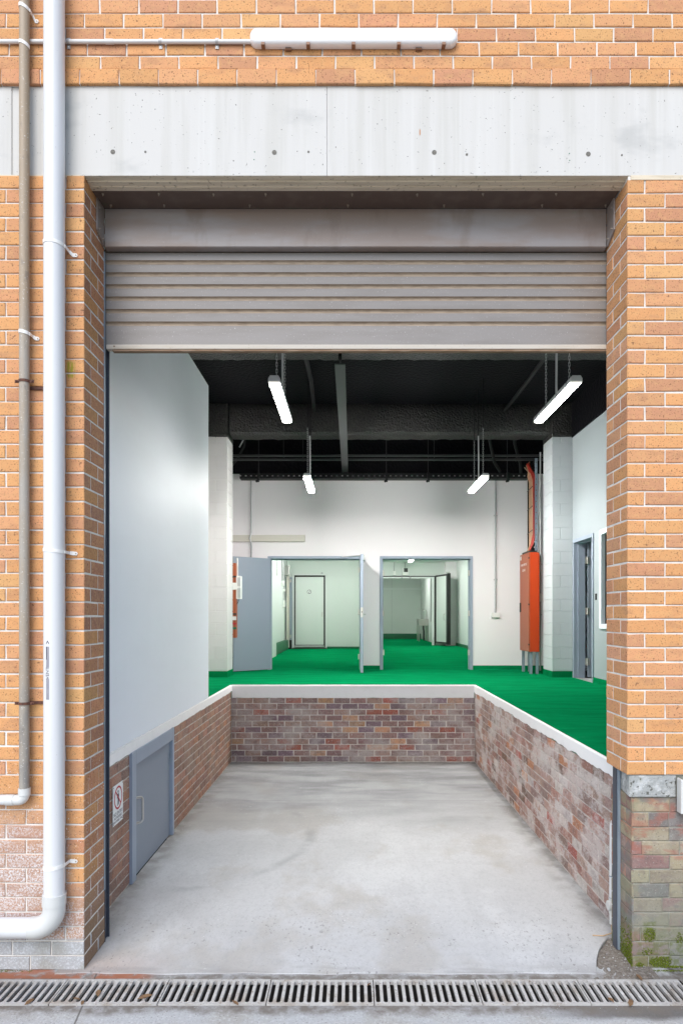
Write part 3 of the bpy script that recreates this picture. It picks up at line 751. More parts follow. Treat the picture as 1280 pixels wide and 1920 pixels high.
rw = thing('side_wall', 'pale grey wall on the right with a doorway and window, black above', 'wall', (3.75, 9, DZ))
DA, DB, DTZ = 10.37, 11.32, 3.437
WA, WB, WZ0, WZ1 = 8.6, 10.08, 1.99, 3.44
m = MB()
for (y0, y1, z0, z1) in ((FY+.36, WA, DZ-.2, 5.15), (WA, WB, DZ-.2, WZ0), (WA, WB, WZ1, 5.15), (WB, DA, DZ-.2, 5.15), (DA, DB, DTZ, 5.15), (DB, 12.998, DZ-.2, 5.15)):
    m.box(3.67, 3.82, y0, y1, z0, z1)
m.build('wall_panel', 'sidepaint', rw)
box('black_band', (3.655, 3.82, FY+.36, 12.994, 5.152, CZ), 'black', rw)
m = MB()
for (y0, y1) in ((FY+.36, DA), (DB, 11.37)):
    m.prism([(3.669, DZ), (3.640, DZ), (3.655, DZ+.012), (3.660, DZ+.085), (3.669, DZ+.09)], 'y', y0, y1)
m.build('skirting', 'green', rw)
# shell of the room behind the right wall
sr = thing('side_room', 'grey side room seen through the doorway in the right wall', 'room', (5, 10.5, DZ))
m = MB(); m.box(6.3, 6.45, 8.2, 12.9, DZ, 4.2); m.box(3.822, 6.3, 8.2, 8.35, DZ, 4.2); m.box(3.822, 6.3, 12.75, 12.9, DZ, 4.2); m.box(3.822, 6.45, 8.2, 12.9, 4.202, 4.3)
m.build('wall_panel', 'paint', sr)
# ceiling
tag(box('ceiling', (-2.57, 3.82, FY+.36, 13.15, CZ+.001, CZ+.15), 'black'), kind='structure')

# blockwork columns
def column(label, x0, x1, y0, y1, seam):
    t = thing('block_column', label, 'column', ((x0+x1)/2, (y0+y1)/2, DZ))
    m = MB(); z = DZ+.1; i = 0
    m.box(x0+.007, x1-.007, y0+.007, y1-.007, DZ, 5.155)
    while z < 5.1:
        z1 = min(z+.2, 5.17)
        j = x0+(x1-x0)*(.5 if i % 2 else .97)
        for a, b in (((x0, x0+(x1-x0)*.42), (x0+(x1-x0)*.42+.007, x1)) if i % 2 else ((x0, x1),)):
            m.box(a, b, y0, y1, z+.004, z1-.003)
        z += .2; i += 1
    m.build('blockwork', 'blockpaint' if seam else 'blockpaint2', t, .004, 1)
    box('skirting', (x0-.006, x1+.006, y0-.006, y1, DZ, DZ+.1), 'green', t, .004)
    m = MB(); m.box(x0-.01, x1+.01, y0-.01, y1+.01, 5.172, CZ); m.build('black_head', 'blackbeam', t, .02)
    return t
column('white painted block column beside the grey partition wall', -2.418, -2.08, 11.38, 11.9, True)
column('pale blue-grey block column beside the orange cabinet', 3.33, 3.668, 11.38, 11.9, False)

# ------------------------------------------------------------------ ceiling structure
def lumpy(name, x0, x1, prof, mat, label, cat):
    m = MB(); n = 70; k = len(prof); vs = []
    for i in range(n+1):
        x = x0+(x1-x0)*i/n
        for (y, z) in prof: vs.append((x, y+rng.uniform(-.008, .008), z+rng.uniform(-.008, .008)))
    fs = [(i*k+j, i*k+j+1, (i+1)*k+j+1, (i+1)*k+j) for i in range(n) for j in range(k-1)]
    m.add(vs, fs); return tag(m.build(name, mat, None, smooth=True), label, cat)
lumpy('ceiling_beam', -2.05, 3.31, [(11.44, CZ+.02), (11.41, 5.70), (11.40, 5.6), (11.40, 5.5), (11.40, 5.36), (11.42, 5.26), (11.47, 5.235), (11.65, 5.23), (11.85, 5.24), (11.88, 5.3), (11.9, CZ+.02)], 'blackbeam',
      'black sprayed ceiling beam between the two block columns', 'beam')
lumpy('ceiling_beam', -2.41, 3.64, [(8.2, CZ+.02), (8.19, 5.6), (8.21, 5.46), (8.3, 5.43), (8.5, 5.43), (8.7, 5.44), (8.73, 5.5), (8.75, CZ+.02)], 'blackbeam',
      'black sprayed ceiling beam nearest the roller shutter', 'beam')
t = thing('steel_flat', 'dark grey steel strip running along the black ceiling to the back wall', 'beam', (-.13, 10, 4.9))
m = MB(); m.box(-.19, -.075, 7.4, 12.94, 4.9, 4.912); m.box(-.138, -.127, 7.4, 12.94, 4.9125, 4.99); m.build('strip', 'strip', t)
for y in (7.5, 10.0, 12.2):
    box('hanger', (-.15, -.115, y, y+.03, 4.991, 5.2 if 11 < y < 12 else CZ), 'blackmetal', t)
m = MB()
for i, (x, z) in enumerate(((-.62, 5.60), (2.55, 5.60))):
    t = MB(); t.tube([(x, 8.75, z), (x+.02, 10, z+.02), (x-.01, 11.38, z)], .03, 10)
    tag(t.build('ceiling_pipe', 'blackmetal', smooth=True), ('black pipe along the ceiling over the left hanging lights', 'black pipe along the ceiling over the right hanging lights')[i], 'pipe')
for i, (z, y) in enumerate(((5.105, 12.45), (5.045, 12.5))):
    t = thing('sprinkler_pipe', ('upper of two black pipes crossing in front of the back wall', 'lower of two black pipes crossing in front of the back wall')[i], 'pipe', (.6, y, z))
    MB().tube([(-2.41, y, z), (3.66, y, z)], .024, 12).build('pipe', 'pipeblack', t, smooth=True)
    for x in (-2.2, -1.25, .62, 2.3) if i == 0 else (-.9, 1.5, 3.0):
        MB().tube([(x, y, z+.02), (x, y, CZ)], .006, 6).build('hanger_rod', 'strip', t)
        MB().tube([(x-.012, y, z), (x+.012, y, z)], .031, 12).build('clamp', 'strip', t)
# perforated cable tray on top of the white wall
t = thing('cable_tray', 'long black perforated cable tray above the white back wall', 'cable tray', (.6, 12.8, 4.78))
m = MB(); X0, X1 = -2.1, 3.30
m.box(X0, X1, 12.75, 12.754, 4.75, 4.79); m.box(X0, X1, 12.75, 12.754, 4.812, 4.85); m.box(X0, X1, 12.755, 12.95, 4.75, 4.754)
x = X0
while x < X1-.08: m.box(x+.03, x+.1, 12.75, 12.754, 4.79, 4.812); x += .1
m.build('tray', 'blackmetal', t)
for x in (-1.75, .64, 1.42, 2.9):
    mm = MB(); mm.box(x-.02, x+.02, 12.70, 12.748, 4.68, 4.86); mm.prism([(x-.05, 4.69), (x+.01, 4.74), (x+.03, 4.72), (x-.03, 4.66)], 'y', 12.69, 12.71); mm.build('bracket', 'blackmetal', t)
    MB().tube([(x, 12.78, 4.86), (x, 12.78, CZ)], .007, 6).build('hanger_rod', 'strip', t)
# loose black services in the back corners of the ceiling
for i, pts in enumerate((((2.2, 12.3, CZ), (2.45, 12.2, 5.35), (2.6, 12.5, 5.0), (2.75, 12.7, 4.87)), ((-1.9, 12.2, 5.6), (-1.95, 12.35, 5.25), (-2.1, 12.5, 5.05), (-2.3, 12.8, 4.95)), ((2.9, 12.2, 5.7), (2.95, 12.4, 5.3), (3.1, 12.6, 5.0), (3.15, 12.75, 4.85)))):
    q = MB(); q.tube(pts, .028 if i != 1 else .02, 8)
    tag(q.build('cable_loom', 'blackmetal', smooth=True), ('black cable loom sagging to the cable tray left of the orange cabinet', 'black cable loom above the left block column corner', 'black cable loom nearest the orange cabinet cables')[i], 'cable')
q = MB(); q.tube([(-1.93, 12.3, 5.55), (-1.96, 12.3, 5.35), (-2.03, 12.3, 5.22)], .012, 8)
tag(q.build('ceiling_conduit', 'conduit', smooth=True), 'bent pale conduit by the head of the left block column', 'conduit')

# ------------------------------------------------------------------ hanging battens
def link(m, x, y, z, rot, h=.036, w=.017, r=.0035):
    if rot: m.box(x-w/2, x-w/2+r, y-r/2, y+r/2, z, z+h); m.box(x+w/2-r, x+w/2, y-r/2, y+r/2, z, z+h); m.box(x-w/2+r, x+w/2-r, y-r/2, y+r/2, z, z+r); m.box(x-w/2+r, x+w/2-r, y-r/2, y+r/2, z+h-r, z+h)
    else: m.box(x-r/2, x+r/2, y-w/2, y-w/2+r, z, z+h); m.box(x-r/2, x+r/2, y+w/2-r, y+w/2, z, z+h); m.box(x-r/2, x+r/2, y-w/2+r, y+w/2-r, z, z+r); m.box(x-r/2, x+r/2, y-w/2+r, y+w/2-r, z+h-r, z+h)
LZ = 4.2; LL = 1.22
def batten(x, y, label, diff='lamp', top=CZ, deep=.011):
    t = thing('hanging_batten_light', label, 'light', (x, y+LL/2, LZ), 'hanging batten lights in the hall')
    y0, y1 = y, y+LL; g = deep
    d = MB(); d.prism([(x-.046, LZ+g), (x-.042, LZ+.003), (x-.03, LZ), (x+.03, LZ), (x+.042, LZ+.003), (x+.046, LZ+g)], 'y', y0+.012, y1-.012)
    d.build('diffuser', diff, t)
    h = MB(); h.prism([(x-.052, LZ+g+.001), (x+.052, LZ+g+.001), (x+.052, LZ+.044), (x+.036, LZ+.07), (x-.036, LZ+.07), (x-.052, LZ+.044)], 'y', y0, y1)
    hs = h.build('housing', 'lampbody', t, .003)
    for s in (-1, 1):
        for yy in (y0+.12, y0+.42, y0+.78, y1-.12):
            box('clip', (x+s*.0525-.0025, x+s*.0525+.0025, yy-.012, yy+.012, LZ+.004, LZ+.048), 'conduit', hs)
    for s, yy in ((0, y0), (1, y1)):
        e = MB(); a, b = (yy, yy+.0115) if not s else (yy-.0115, yy)
        e.prism([(x-.049, LZ+g+.0005), (x-.044, LZ+.002), (x-.031, LZ-.001), (x+.031, LZ-.001), (x+.044, LZ+.002), (x+.049, LZ+g+.0005)], 'y', a, b); e.build('end_cap', 'lampcap', t)
    for yy in (y0+.2, y1-.28):
        c = MB(); z = LZ+.069; i = 0
        while z < top-.01: link(c, x, yy, z, i % 2); z += .030; i += 1
        c.build('chain', 'chainm', t)
    MB().tube([(x+.01, y0+.62, LZ+.069), (x+.012, y0+.62, (LZ+top)/2), (x+.008, y0+.62, top)], .011, 8).build('cable_drop', 'conduitp', t, smooth=True)
    if top < CZ:
        for yy in (y0+.2, y0+.62, y1-.28): MB().tube([(x, yy, top+.001), (x, yy, CZ)], .007, 6).build('black_rod', 'blackmetal', t)
    return t
L1 = batten(-.68, 5.95, 'lit batten hanging front left, the one nearest the grey partition wall')
L3 = batten(-.665, 10.0, 'small far lit batten hanging above the left double doorway', 'lampfar', 4.98, .034)
for (src, x, y, lb) in ((L1, 1.955, 5.95, 'lit batten hanging front right, nearest the right brick pier'), (L3, 1.955, 10.0, 'small far lit batten hanging above the right double doorway')):
    c = copy_tree(src); c.location = (x, y+LL/2, LZ); c['label'] = lb

# ------------------------------------------------------------------ back wall fittings
t = thing('cable_trunking', 'cream trunking fixed level across the back wall above the open grey door', 'trunking', (-1.6, 12.96, 3.66))
z0, z1 = 2.16+(1157-1015.5)/1280*12.96, 2.16+(1157-1003)/1280*12.96
box('channel', (-2.30, -.91, 12.95, 12.998, z0, z1), 'beigerail', t, .003); box('end_cap', (-.908, -.895, 12.946, 12.998, z0-.003, z1+.003), 'beigerail', t, .002)
q = MB(); zz = lambda py, Y=12.97: 2.16+(1157-py)/1280*Y
xw = lambda px, Y=12.97: (px-660)/1280*Y
q.tube([(xw(471.5), 12.93, 4.78), (xw(471.5), 12.94, zz(1000)), (xw(471), 12.925, zz(1001)), (xw(468.5), 12.925, zz(1010)), (xw(471), 12.93, zz(1018)), (xw(472), 12.95, zz(1026)), (xw(471), 12.97, zz(1046)), (xw(471), 12.97, zz(1060))], .014, 8)
tag(q.build('wall_conduit', 'conduit', smooth=True), 'wavy grey conduit crossing the cream trunking on the back wall', 'conduit')
t = thing('wall_conduit', 'straight grey conduit down the back wall to a white socket', 'conduit', (xw(928.5), 12.98, zz(1150)))
q = MB(); q.tube([(xw(928.5), 12.975, 4.76), (xw(928.5), 12.975, zz(1149))], .016, 10); q.build('conduit', 'conduit', t, smooth=True)
for py in (967, 1087):
    box('saddle', (xw(928.5)-.032, xw(928.5)+.032, 12.955, 12.999, zz(py)-.01, zz(py)+.01), 'saddle', t, .003)
t2 = thing('power_socket', 'white double power socket on the back wall right of the doorways', 'socket', (xw(928.5), 12.97, zz(1153)))
box('plate', (xw(921), xw(936.5), 12.955, 12.999, zz(1158), zz(1149)), 'plastic', t2, .005)
for px in (925, 932): box('switch', (xw(px)-.012, xw(px)+.012, 12.950, 12.9545, zz(1154), zz(1151.5)), 'clip', t2, .002)

# ------------------------------------------------------------------ doors in the back wall
def dframe(t, x0, x1, zt, y=13.0, w=.05, proud=.018, deep=.165):
    m = MB(); a, b = y-proud, y+deep
    m.box(x0, x0+w, a, b, DZ, zt); m.box(x1-w, x1, a, b, DZ, zt); m.box(x0+w, x1-w, a, b, zt-w, zt)
    m.box(x0+w, x0+w+.014, y+.06, b, DZ, zt-w); m.box(x1-w-.014, x1-w, y+.06, b, DZ, zt-w); m.box(x0+w+.014, x1-w-.014, y+.06, b, zt-w-.014, zt-w)
    return m.build('frame', 'framegrey', t, .003)
def hinge(t, x, y, z, h=.1, ax='x', mat='hinge', w=.03):
    m = MB(); m.tube([(x, y, z-h/2), (x, y, z+h/2)], .009, 8)
    for k in range(1, 4): m.tube([(x, y, z-h/2+h*k/4-.002), (x, y, z-h/2+h*k/4+.002)], .0105, 8)
    if ax == 'x': m.box(x-w, x+w, y+.005, y+.008, z-h/2, z+h/2)
    else: m.box(x+.005, x+.008, y-w, y+w, z-h/2, z+h/2)
    return m.build('hinge', mat, t)
def leaf(t, hx, hy, ang, width, zt, thick=.04, mat='doorgrey', z0=DZ+.012):
    """door leaf hinged at (hx,hy) running towards angle ang (degrees from +x)"""
    d = Vector((math.cos(R(ang)), math.sin(R(ang)), 0)); nrm = Vector((-d.y, d.x, 0)); p = Vector((hx, hy, 0))
    q = [p-nrm*thick/2, p+d*width-nrm*thick/2, p+d*width+nrm*thick/2, p+nrm*thick/2]
    return MB().prism([(v.x, v.y) for v in q], 'z', z0, zt).build('leaf', mat, t, .002), d, nrm, p
t = thing('double_door', 'grey double door standing open in the left doorway of the back wall', 'door', ((O1[0]+O1[1])/2, 13, DZ))
dframe(t, O1[0], O1[1], O1[2])
leaf(t, O1[0]+.045, 12.965, 180+40, .80, O1[2]-.05)
lf, d, nrm, p = leaf(t, O1[1]-.035, 12.965, 270.4, .80, O1[2]-.035, .048, 'framegrey')
ex, ey = p.x+d.x*.8, p.y+d.y*.8
lk = MB(); lk.box(ex-.022, ex+.022, ey-.004, ey-.0005, zz(1157.5, 12.17), zz(1139, 12.17)); lk.build('lock_plate', 'hinge', lf, .001)
zl = zz(1152, 12.17)
for s in (-1, 1):
    q = MB(); q.tube([(ex+s*.024, ey+.06, zl), (ex+s*.068, ey+.06, zl)], .011, 8); q.tube([(ex+s*.064, ey+.06, zl), (ex+s*.064, ey+.17, zl)], .009, 8); q.build('handle', 'steel', lf, smooth=True)
    for z in (DZ+1.0-.09, DZ+1.0+.09): pass
q = MB(); q.box(ex-.006, ex+.006, ey-.0065, ey-.0042, zz(1149, 12.17), zz(1146, 12.17)); q.build('keyhole', 'rubber', lf)
for z in (DZ+.25, DZ+1.1, DZ+1.9): hinge(t, O1[1]-.06, 12.975, z)
q = MB(); q.box(ex-.03, ex+.03, 12.35, 12.58, O1[2]-.12, O1[2]-.075) if False else q.box(p.x+.0245, p.x+.07, 12.32, 12.55, O1[2]-.13, O1[2]-.05); q.build('closer_body', 'plastic', t, .004)
q = MB(); q.tube([(p.x+.05, 12.4, O1[2]-.04), (p.x-.12, 12.72, O1[2]-.02), (p.x-.36, 12.955, O1[2]-.015)], .009, 6); q.build('closer_arm', 'steel', t)
t = thing('double_door', 'empty blue-grey double door frame with bright hinges in the right doorway', 'door frame', ((O2[0]+O2[1])/2, 13, DZ))
dframe(t, O2[0], O2[1], O2[2])
for z in (zz(1074), zz(1150), zz(1224)):
    hinge(t, O2[0]+.056, 13.045, z, .105); hinge(t, O2[1]-.056, 13.045, z, .105)

# switchboard behind the open leaf
t = thing('switchboard', 'orange switchboard with breakers half hidden behind the white block column', 'switchboard', (-2.2, 12.1, 2))
box('cabinet', (-2.418, -2.035, 11.96, 12.12, zz(1196, 12), zz(1056, 12)), 'orangedoor', t, .004)
for (py0, py1, mt) in ((1080, 1083, 'rubber'), (1093, 1106, 'plastic'), (1150, 1153, 'rubber'), (1156, 1163, 'plastic'), (1168, 1171, 'signred'), (1176, 1180, 'kerb')):
    box('breaker', (-2.1, -2.026, 11.945, 11.959, zz(py1, 12), zz(py0, 12)), mt, t, .001)
gb = box('meter_box', (-2.034, -1.955, 11.98, 12.14, zz(1123, 12), zz(1080, 12)), 'plastic', t, .004)
for k in range(2):
    for j in range(3): box('breaker', (-2.005+j*.018, -1.994+j*.018, 11.972, 11.9795, zz(1121-k*22, 12), zz(1103-k*20, 12)), 'conduit', gb)
q = MB(); q.tube([(-2.02, 12.03, zz(1080, 12)), (-2.02, 12.03, zz(1052, 12)), (-2.03, 12.05, zz(1046, 12))], .012, 8); q.build('conduit', 'conduitp', t, smooth=True)
q = MB(); q.tube([(-2.0, 12.05, zz(1124, 12)), (-2.01, 12.06, zz(1128, 12)), (-2.035, 12.06, zz(1133, 12))], .006, 6); q.build('cable', 'darkcable', t)

# ------------------------------------------------------------------ orange cabinet and its cables
CX0, CX1, CY0, CY1, CZ0, CZ1 = 3.10, 3.29, 12.0, 12.62, 1.545, 3.30
t = thing('electrical_cabinet', 'tall orange electrical cabinet on grey steel legs by the right column', 'cabinet', ((CX0+CX1)/2, 12.3, DZ))
bd = box('body', (CX0+.026, CX1, CY0, CY1, CZ0, CZ1), 'orange', t, .006)
dr = box('door', (CX0, CX0+.024, CY0-.002, CY1+.002, CZ0+.004, CZ1-.004), 'orangedoor', t, .005)
for z in (CZ0+.13, (CZ0+CZ1)/2-.04, CZ1-.10): box('hinge', (CX0-.006, CX0+.012, CY0-.010, CY0+.012, z-.015, z+.015), 'rubber', dr, .002)
box('handle', (CX0-.018, CX0-.0005, CY1-.09, CY1-.04, 2.25, 2.42), 'rubber', dr, .003)
plc = lambda u, v, w: (CX0-.0008-w, CY0+.33-u, 3.10+v)
text('MAIN SWITCH', .062, 'lettering', 'signwhite', dr, plc); text('BOARD', .062, 'lettering', 'signwhite', dr, lambda u, v, w: plc(u, v-.10, w))
box('badge', (CX0-.002, CX0-.0003, CY1-.10, CY1-.03, 3.20, 3.27), 'signwhite', dr)
for (x, y) in ((CX0+.03, CY0+.03), (CX1-.05, CY0+.03), (CX0+.03, CY1-.06), (CX1-.05, CY1-.06)):
    m = MB(); m.box(x, x+.045, y, y+.006, DZ, CZ0-.001); m.box(x, x+.006, y+.0065, y+.045, DZ, CZ0-.001); m.box(x-.02, x+.06, y-.01, y+.055, DZ, DZ+.008) if False else None
    m.build('leg', 'galv', t)
box('cable_gland', (CX0+.02, CX1-.03, CY0+.05, CY1-.08, CZ1+.0005, CZ1+.035), 'rubber', t, .004)
# riser tray
t = thing('riser_tray', 'vertical perforated cable tray above the orange cabinet', 'cable tray', (3.25, 12.3, CZ1))
def perf(m, x0, x1, y0, y1, z0, z1, alongy=True):
    z = z0
    while z < z1:
        zt = min(z+.075, z1); m.box(x0, x1, y0, y1, z, zt); 
        if zt < z1:
            if alongy: w = (y1-y0); m.box(x0, x1, y0, y0+w*.38, zt, zt+.025); m.box(x0, x1, y0+w*.62, y1, zt, zt+.025)
            else: w = (x1-x0); m.box(x0, x0+w*.38, y0, y1, zt, zt+.025); m.box(x0+w*.62, x1, y0, y1, zt, zt+.025)
        z += .1
m = MB(); perf(m, 3.262, 3.31, 12.20, 12.203, CZ1+.04, 5.0, False); m.build('near_flange', 'galv', t)
m = MB(); perf(m, 3.305, 3.309, 12.204, 12.6, CZ1+.04, 5.0); m.build('tray_back', 'blackmetal', t)
m = MB(); perf(m, 3.235, 3.304, 12.60, 12.603, CZ1+.04, 4.86, False); m.build('far_flange', 'blackmetal', t)
m = MB(); m.tube([(3.352, 12.17, DZ+.05), (3.352, 12.17, 5.1)], .014, 8)
t3 = thing('wall_conduit', 'grey conduit running up beside the pale right column with a small white box', 'conduit', (3.352, 12.17, 2.4)); m.build('conduit', 'conduit', t3, smooth=True)
box('junction_box', (3.305, 3.40, 12.10, 12.155, zz(1128, 12.1), zz(1113, 12.1)), 'plastic', t3, .006)
for z in (4.28, 3.1, 2.2): box('saddle', (3.325, 3.379, 12.15, 12.19, z-.01, z+.01), 'saddle', t3, .002)
cabs = []
def cable(label, mat, x, y, top, r=.017, foot=None, lean=0):
    q = MB(); pts = [(foot or x, y, CZ1+.036), ((foot or x)*.4+x*.6, y, CZ1+.18), (x, y, CZ1+.36), (x, y+.01, 4.0), (x, y, 4.62)]
    pts += [(x-.02, y+.05, 4.74), (x+top[0], y+top[1], 4.80+top[2])]
    q.tube(pts, r, 8); tag(q.build('power_cable', mat, smooth=True), label, 'cable', 'cables rising from the orange cabinet')
lbl_r = 'orange-red cable rising in the riser tray above the orange cabinet'; lbl_t = 'tan cable rising in the riser tray above the orange cabinet'
for k in range(7):
    cable(lbl_r, 'redcable', 3.285-.022*(k % 2), 12.24+.05*k, (-.10+.02*k, .14, .12+.03*(k % 3)), .015, 3.17+.012*k)
for k in range(4):
    cable(lbl_t, 'tancable', 3.246, 12.30+.07*k, (-.12+.05*k, .10, .08+.05*k), .0085, 3.15+.03*k)
for i, z in enumerate((3.72, 4.15, 4.5)):
    q = MB(); q.tube([(3.225, 12.22, z), (3.22, 12.4, z-.02), (3.225, 12.58, z-.03)], .006, 6)
    tag(q.build('cable_tie', 'rubber'), ('lowest', 'middle', 'topmost')[i]+' black tie round the cables above the orange cabinet', 'cable tie')

# ------------------------------------------------------------------ right wall: door, button, window
t = thing('side_door', 'blue-grey door standing open inside the doorway of the right wall', 'door', (3.7, (DA+DB)/2, DZ))
m = MB(); w = .055
for (y0, y1, z0, z1) in ((DA, DA+w, DZ, DTZ), (DB-w, DB, DZ, DTZ), (DA+w, DB-w, DTZ-w, DTZ)): m.box(3.652, 3.84, y0, y1, z0, z1)
m.box(3.72, 3.838, DB-w-.016, DB-w-.0005, DZ, DTZ-w); m.box(3.72, 3.838, DA+w, DA+w+.016, DZ, DTZ-w-.0005); m.box(3.72, 3.838, DA+w+.016, DB-w-.0165, DTZ-w-.016, DTZ-w-.0005)
m.build('frame', 'framegrey', t, .003)
lfy = DB-w-.075
lf = MB().prism([(3.862, lfy), (4.66, lfy-.09), (4.665, lfy-.05), (3.867, lfy+.04)], 'z', DZ+.02, DTZ-.065).build('leaf', 'doorgrey', t, .002)
for z in (zz(1051, 11.2), zz(1146, 11.2), zz(1241, 11.2)):
    m = MB(); m.tube([(3.85, lfy-.01, z-.06), (3.85, lfy-.01, z+.06)], .011, 8); m.box(3.815, 3.89, lfy-.006, lfy-.002, z-.055, z+.055); m.build('hinge', 'hinge', t)
box('door_button', (3.655, 3.669, 10.235, 10.285, zz(1125, 10.26), zz(1113, 10.26)), 'rubber', None, .004)
tag(bpy.data.objects['door_button'], 'small black door button on the right wall between door and window', 'button')
t = thing('wall_window', 'narrow white framed window with dark glass in the right wall', 'window', (3.7, (WA+WB)/2, WZ0))
m = MB(); w = .09
for (y0, y1, z0, z1) in ((WA, WA+w, WZ0, WZ1), (WB-w, WB, WZ0, WZ1), (WA+w, WB-w, WZ0, WZ0+.07), (WA+w, WB-w, WZ1-.07, WZ1)): m.box(3.640, 3.80, y0, y1, z0, z1)
m.build('frame', 'paint', t, .004)
m = MB(); m.box(3.700, 3.716, WB-w-.02, WB-w-.0005, WZ0+.0705, WZ1-.0705); m.box(3.700, 3.716, WA+w+.0005, WA+w+.02, WZ0+.0705, WZ1-.0705); m.build('gasket', 'rubber', t)
m = MB(); w2 = w+.07
for (y0, y1, z0, z1) in ((WA+w, WA+w2, WZ0+.071, WZ1-.071), (WB-w2, WB-w, WZ0+.071, WZ1-.071)): m.box(3.7165, 3.79, y0+.0005, y1-.0005, z0, z1)
m.build('sash', 'white', t, .003)
box('glass', (3.74, 3.746, WA+w2, WB-w2, WZ0+.071, WZ1-.071), 'glass', t)

# ------------------------------------------------------------------ rooms beyond the back wall
RZ = 4.10
def boxwall(label, name, boxes, mat, cat='wall', kerbs=()):
    t = thing(name, label, cat, ((boxes[0][0]+boxes[0][1])/2, (boxes[0][2]+boxes[0][3])/2, DZ))
    m = MB()
    for b in boxes: m.box(*b)
    m.build('wall_panel', mat, t)
    if kerbs:
        k = MB()
        for b in kerbs: k.box(*b)
        k.build('kerb', 'kerb', t, .004)
    return t
boxwall('pale green left wall of the left room with a green kerb', 'room_wall', [(-2.25, -1.955, 13.152, 17.6, DZ, RZ), (-2.25, -2.1, 17.602, 22.0, DZ, RZ)], 'panelw', kerbs=[(-2.098, -1.99, 17.602, 21.79, DZ+.001, DZ+.29)])
boxwall('pale green back wall of the left room behind the cold-room door', 'room_wall', [(-2.098, .40, 21.8, 21.95, DZ, RZ)], 'panel', kerbs=[(-.80, .398, 21.775, 21.798, DZ+.001, DZ+.06)])
boxwall('panel wall dividing the left and right rooms', 'room_wall', [(.402, .50, 13.152, 31.4, DZ, RZ)], 'panelw')
OX = 2.86; OT = 3.53
boxwall('pale green wall around the inner cold-room opening in the right room', 'room_wall', [(.502, .72, 24.3, 24.42, DZ, RZ), (OX+.06, 3.668, 24.3, 24.42, DZ, RZ), (.72, OX+.06, 24.3, 24.42, OT+.06, RZ)], 'panel')
boxwall('pale green right wall of the right room', 'room_wall', [(3.67, 3.82, 13.152, 24.6, DZ, RZ)], 'panelw', kerbs=[(3.645, 3.669, 13.2, 24.28, DZ+.001, DZ+.1)])
boxwall('white block projection in the far right corner of the right room', 'room_wall', [(3.28, 3.668, 24.0, 24.298, DZ, RZ)], 'white', 'column')
inner = boxwall('dim green back wall of the inner cold room', 'room_wall', [(.502, 3.3, 31.4, 31.5, DZ, RZ)], 'panel', kerbs=[(.502, 3.158, 31.37, 31.398, DZ+.001, DZ+.24)])
boxwall('right wall of the inner cold room beside the sink', 'room_wall', [(3.16, 3.3, 24.422, 31.398, DZ, RZ)], 'panel')
for x in (1.82,): box('panel_joint', (x-.006, x+.006, 31.392, 31.3995, DZ+.24, RZ), 'conduit', inner)
box('cover_strip', (.51, 3.15, 31.36, 31.398, 3.42, 3.50), 'panelw', inner)
tag(box('room_ceiling', (-2.25, 3.82, 13.152, 31.5, RZ+.001, RZ+.1), 'panelw'), kind='structure')
# cold-room door in the left room
Y = 21.78; X_ = lambda px: (px-660)/1280*Y; Z_ = lambda py: 2.16+(1157-py)/1280*Y
t = thing('cold_room_door', 'closed pale green cold-room door with black seal and round badge', 'door', (X_(580), Y, DZ))
m = MB(); m.box(X_(548), X_(552), Y-.04, Y+.018, DZ, Z_(1079)); m.box(X_(609.5), X_(612.5), Y-.04, Y+.018, DZ, Z_(1079)); m.box(X_(548), X_(612.5), Y-.04, Y+.018, Z_(1078.9), Z_(1076.5)); m.build('frame', 'panelw', t, .003)
box('seal', (X_(552)+.001, X_(609.5)-.001, Y-.05, Y+.017, Z_(1213), Z_(1079)-.002), 'rubber', t)
lf = box('leaf', (X_(554.3), X_(606.8), Y-.11, Y-.051, Z_(1209), Z_(1082.3)), 'panel', t, .006)
box('kick_strip', (X_(553)+.002, X_(608)-.002, Y-.122, Y-.111, Z_(1212.5), Z_(1210.3)), 'panelw', lf)
q = MB(); n = 24; cx, cz = X_(580), Z_(1110)
q.tube([(cx, Y-.1105, cz), (cx, Y-.118, cz)], .075, n); bdg = q.build('badge', 'signwhite', lf)
q = MB(); q.tube([(cx+.06*math.cos(a*math.pi/12), Y-.12, cz+.06*math.sin(a*math.pi/12)) for a in range(-2, 27)], .008, 6); q.build('badge_ring', 'rubber', bdg)
q = MB(); q.tube([(cx, Y-.12, cz-.045), (cx, Y-.12, cz+.0)], .010, 6); q.tube([(cx, Y-.12, cz+.0), (cx+.028, Y-.12, cz+.03)], .008, 6); q.build('badge_mark', 'rubber', bdg)
q = MB(); q.box(X_(603), X_(605), Y-.128, Y-.1112, Z_(1156.5), Z_(1148)); q.tube([(X_(604), Y-.13, Z_(1155)), (X_(604), Y-.155, Z_(1155))], .018, 8); q.build('handle', 'steel', lf)
box('threshold', (X_(547), X_(613), Y-.28, Y-.001, DZ+.001, DZ+.012), 'rubber', t)
q = MB(); q.tube([(X_(603.5), Y+.018, Z_(1075)), (X_(603.5), Y-.02, Z_(1075))], .035, 10)
tag(q.build('door_sensor', 'conduit'), 'small round grey sensor above the cold-room door', 'sensor')
t = thing('door_jamb_post', 'grey and cream jamb of another cold-room door left of the closed one', 'door frame', (-1.95, 21.5, DZ))
box('grey_post', (X_(544.5), X_(547.8), 21.5, 21.76, DZ, Z_(1083)), 'framegrey', t); box('cream_post', (-2.05, -1.965, 21.3, 21.38, DZ+.05, Z_(1080)), 'beigerail', t); 
box('rubber_foot', (-2.05, -1.90, 21.385, 21.49, DZ, DZ+.28), 'rubber', t)
for py in (1090, 1193): box('hinge', (X_(546)-.03, X_(546)+.03, 21.47, 21.499, Z_(py)-.05, Z_(py)+.05), 'steel', t)
